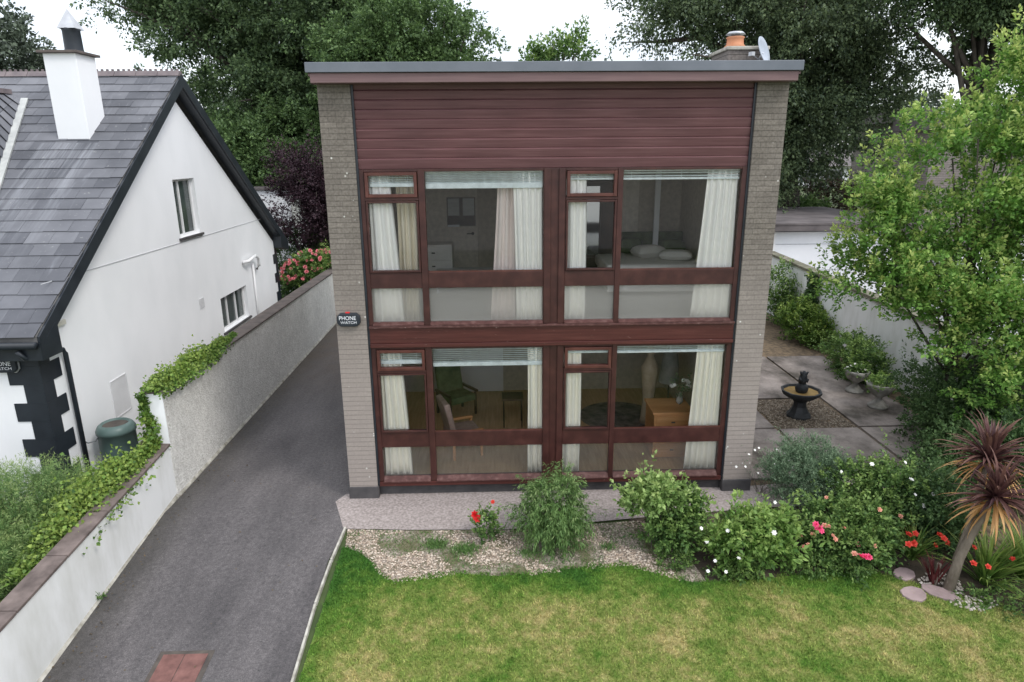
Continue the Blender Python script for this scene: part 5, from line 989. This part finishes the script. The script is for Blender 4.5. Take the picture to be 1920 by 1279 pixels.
put_blooms(t, bloom_white, [(5.18, -2.05, .12), (5.12, -1.85, .28), (5.3, -2.15, .02), (5.08, -2.1, .0), (5.45, -2.15, .22), (5.05, -1.8, .45), (5.9, -2.1, .55), (5.35, -1.95, .5), (6.1, -1.6, .7)], scale=(.6, .95), seed=7)
t, P, _ = bush('grey_leaved_shrub', 'soft grey green shrub beside the patio slabs', 'shrub', (7.05, -.35, lz(-.35)), [(0, 0, .45, .60, .5, .42), (.35, .3, .42, .45, .4, .36)], 1200, .20, 26, .035, .35, L_grey, 134, ns=0, up=.8)
t, P, _ = bush('white_daisy_plant', 'wiry plant with tiny white flowers by the right brick pier', 'flowering plant', (6.55, -.1, 0), [(0, 0, .35, .4, .25, .28)], 46, .4, 7, .035, .3, L_grey, 135, ns=22, stemr=.003, up=1.2)
put_blooms(t, bloom_white, surf_pts([(0, 0, .42, .45, .3, .32)], (6.55, -.1, 0), 16, 9, zmin=.3, k=1.1), scale=(.35, .6))
rb = [(0, 0, .34, .42, .34, .30), (.5, -.1, .34, .40, .34, .30), (.2, -.3, .22, .5, .3, .22)]
t, P, _ = bush('rose_bush', 'broad rose bush with salmon and pink blooms left of the stepping stones', 'rose bush', (6.95, -1.45, lz(-1.45)), rb, 820, .22, 20, .05, .62, L_shrub, 136, ns=16, gap=.4, longs=.16)
put_blooms(t, rose_salmon, surf_pts(rb, (6.95, -1.45, lz(-1.45)), 20, 12, zmin=.2, k=1.36), scale=(.6, .95)); put_blooms(t, rose_pink, [(6.55, -1.88, .52), (6.59, -1.90, .47), (6.63, -1.88, .43)], scale=(.8, 1.1), seed=4)
t, P, _ = bush('white_rose_bush', 'taller rose bush with scattered white blooms behind the salmon roses', 'rose bush', (8.1, -.95, lz(-.95)), [(0, 0, .5, .45, .4, .42), (-.4, .2, .5, .4, .35, .36)], 520, .22, 20, .05, .6, L_shrub, 137, ns=12, gap=.4, longs=.16)
put_blooms(t, bloom_white, surf_pts([(0, 0, .5, .45, .4, .42), (-.4, .2, .5, .4, .35, .36)], (8.1, -.95, lz(-.95)), 11, 14, zmin=.3, k=1.35), scale=(.6, 1.0))
bush('dark_green_shrub', 'dark leafy shrub filling the gap left of the cordyline', 'shrub', (8.6, -1.3, lz(-1.3)), [(0, 0, .45, .5, .5, .45)], 800, .2, 22, .05, .55, L_dkshrub, 138)
t, P, _ = bush('red_rose', 'slim rose plant with one large red bloom in the gravel', 'rose', (2.15, -1.12, lz(-1.12)), [(0, 0, .22, .14, .12, .2)], 70, .13, 14, .045, .6, L_shrub, 139, ns=6, stemr=.004)
put_blooms(t, rose_red, [(2.02, -1.2, .37), (2.05, -1.21, .32)], scale=(1.0, 1.2), seed=8, face=(0, -1, .4)); put_blooms(t, bloom_mesh('orange_bloom', mOrangeRed, .035, 3, 6), [(2.27, -1.08, .50)])
t, P, _ = bush('pink_rose', 'single pink rose standing in the lawn', 'rose', (7.12, -2.15, lz(-2.15)), [(0, 0, .12, .12, .1, .1)], 24, .1, 10, .04, .6, L_shrub, 140, ns=3, stemr=.004)
MB().tube([(7.12, -2.15, lz(-2.15)), (7.1, -2.15, .05), (7.08, -2.15, .22)], .004, 5).build('stem', L_shrub, t)
put_blooms(t, rose_pink, [(7.03, -2.17, .22), (7.09, -2.18, .215), (7.15, -2.16, .20)], scale=(.9, 1.15), seed=2, face=(0, -.5, .8))
# stepping stones
for k, (x, y, rx_, ry_, rot, lab) in enumerate([(7.76, -2.02, .15, .12, .2, 'small pinkish stepping stone, farthest into the bed'), (7.68, -2.38, .17, .13, -.1, 'rounded pinkish stepping stone nearest the lawn front'), (8.02, -2.36, .20, .12, -.6, 'long pinkish stepping stone beside the white stones')]):
    rng = random.Random(k); n = 9; poly = []
    for i in range(n):
        a = 2*math.pi*i/n; q = rng.uniform(.88, 1.1); px_, py_ = rx_*q*math.cos(a), ry_*q*math.sin(a); poly.append((x+px_*math.cos(rot)-py_*math.sin(rot), y+px_*math.sin(rot)+py_*math.cos(rot)))
    tag(MB().add([(a, b, gz(b)+z) for z in (-.03, .035) for a, b in poly], [tuple(range(n-1, -1, -1)), tuple(range(n, 2*n))]+[(i, (i+1) % n, n+(i+1) % n, n+i) for i in range(n)]).build('stepping_stone', mFlag, bevel=.01), lab, 'stepping stone', 'stepping stones at the lawn edge')
# strap leaves
def straps(name, origin, n, L, w, m, parent, seed, elev=(.1, 1.3), curve=.8, az=(0, 6.283), seg=6, tipv=True):
    rng = random.Random(seed); V = []; F = []; T = []
    for k in range(n):
        a = rng.uniform(*az); e = rng.uniform(*elev); l = L*rng.uniform(.7, 1.15); o = Vector(origin) + Vector((rng.uniform(-1, 1), rng.uniform(-1, 1), rng.uniform(-1, 1)))*.03*(1 if w < .05 else 2)
        h = Vector((math.cos(a), math.sin(a), 0)); s = Vector((-math.sin(a), math.cos(a), 0)); p = o.copy(); b = len(V); tv = rng.uniform(0, 1)
        for j in range(seg+1):
            t = j/seg; ww = w*(math.sin(math.pi*min(1, t*.9+.18))**.7)*(1 if j < seg else .05)/2
            V += [p - s*ww + Vector((0, 0, ww*.5)), p, p + s*ww + Vector((0, 0, ww*.5))]; T += [tv*t]*3
            ee = e - curve*t*t*1.6; p = p + (h*math.cos(ee)+Vector((0, 0, math.sin(ee))))*(l/seg)
        for j in range(seg): q = b+3*j; F += [(q, q+1, q+4, q+3), (q+1, q+2, q+5, q+4)]
    me = bpy.data.meshes.new(name); me.from_pydata([tuple(v) for v in V], [], F); me.materials.append(m)
    at = me.attributes.new('tip', 'FLOAT', 'POINT'); at.data.foreach_set('value', T)
    o = bpy.data.objects.new(name, me); COL.objects.link(o)
    if parent is not None: o.parent = parent; o.matrix_parent_inverse = parent.matrix_world.inverted()
    return o
cz = gz(-2.3)
K = thing('cordyline', 'purple leaved cordyline with leaning pale trunk and orange dead leaves', 'cordyline', (8.18, -2.3, cz))
MB().tube([(8.18, -2.3, cz-.03), (8.25, -2.3, .25), (8.33, -2.3, .55), (8.41, -2.32, .85), (8.48, -2.35, 1.12)], [.075, .055, .05, .048, .045], 10).build('trunk', mBarkPale, K, smooth=True)
MB().tube([(8.24, -2.26, .15), (8.38, -2.18, .6), (8.54, -2.05, 1.1), (8.65, -1.95, 1.44)], [.05, .042, .04, .035], 9).build('trunk', mBarkPale, K, smooth=True)
straps('leaf_head', (8.65, -1.95, 1.46), 100, .64, .046, L_cord, K, 61, (-.1, 1.5), .55); straps('leaf_head', (8.50, -2.36, 1.14), 95, .58, .044, L_cord, K, 62, (-.15, 1.45), .6)
straps('dead_leaves', (8.49, -2.36, 1.10), 52, .60, .034, L_dead, K, 63, (-1.2, -.1), .5); straps('dead_leaves', (8.64, -1.97, 1.42), 40, .62, .026, L_dead, K, 64, (-.7, .1), .7)
MB().tube([(8.06, -2.2, cz), (8.08, -2.2, .1)], .03, 7).build('sucker_stem', mBarkPale, K); straps('sucker_leaves', (8.05, -2.2, cz+.02), 26, .42, .028, leaf_mat('dark_red_straps', (.06, .01, .012), (.15, .03, .03)), K, 65, (.9, 1.5), .3)
for k, (x, y, n, l, lab) in enumerate([(8.72, -2.2, 120, .85, 'clump of arching green strap leaves right of the cordyline trunk'), (9.3, -2.1, 110, .85, 'strap leaved clump with red flowers at the right edge'), (9.15, -2.75, 60, .6, 'low strap leaved clump with red flowers by the lower right lawn edge'), (8.05, -1.7, 70, .62, 'small strap leaved clump with orange red flowers left of the cordyline')]):
    t = thing('crocosmia', lab, 'crocosmia', (x, y, gz(y)), group='red flowered crocosmia clumps'); straps('leaves', (x, y, gz(y)), n, l, .028, L_blade, t, 70+k, (.55, 1.5), .45)
    rng = random.Random(200+k); pts = [(x+rng.uniform(-.35, .35), y-rng.uniform(.05, .35), gz(y)+l*rng.uniform(.45, .85)) for _ in range((3, 5, 5, 8)[k])]
    mb = MB()
    for p in pts: mb.tube([(x+rng.uniform(-.05, .05), y, gz(y)), ((x+p[0])/2, y-.08, gz(y)+l*.45), p], .004, 4)
    mb.build('flower_stems', L_blade, t); put_blooms(t, bloom_croc, pts, scale=(.7, 1.2), seed=k)
for k, (x, y, rx0, lab) in enumerate([(5.55, -2.0, .35, 'low trailing greenery where the white flowered shrub meets the lawn'), (6.6, -1.95, .45, 'low greenery creeping onto the lawn below the salmon roses'), (7.35, -1.9, .3, 'low greenery just left of the stepping stones'), (4.75, -1.75, .22, 'weedy patch at the gravel end below the dark rose shrub')]):
    bush('border_weeds', lab, 'weeds', (x, y, gz(y)), [(0, .05, .05, rx0, .16, .09)], int(260*rx0/.35), .11, 11, .04, .5, L_shrub, 150+k, ns=0, group='weeds along the lawn edge')
bush('ground_weeds', 'low weedy greenery at the foot of the cordyline', 'weeds', (8.9, -2.85, gz(-2.85)), [(0, .3, .08, .7, .3, .1)], 160, .12, 12, .05, .4, L_shrub, 141, ns=0)
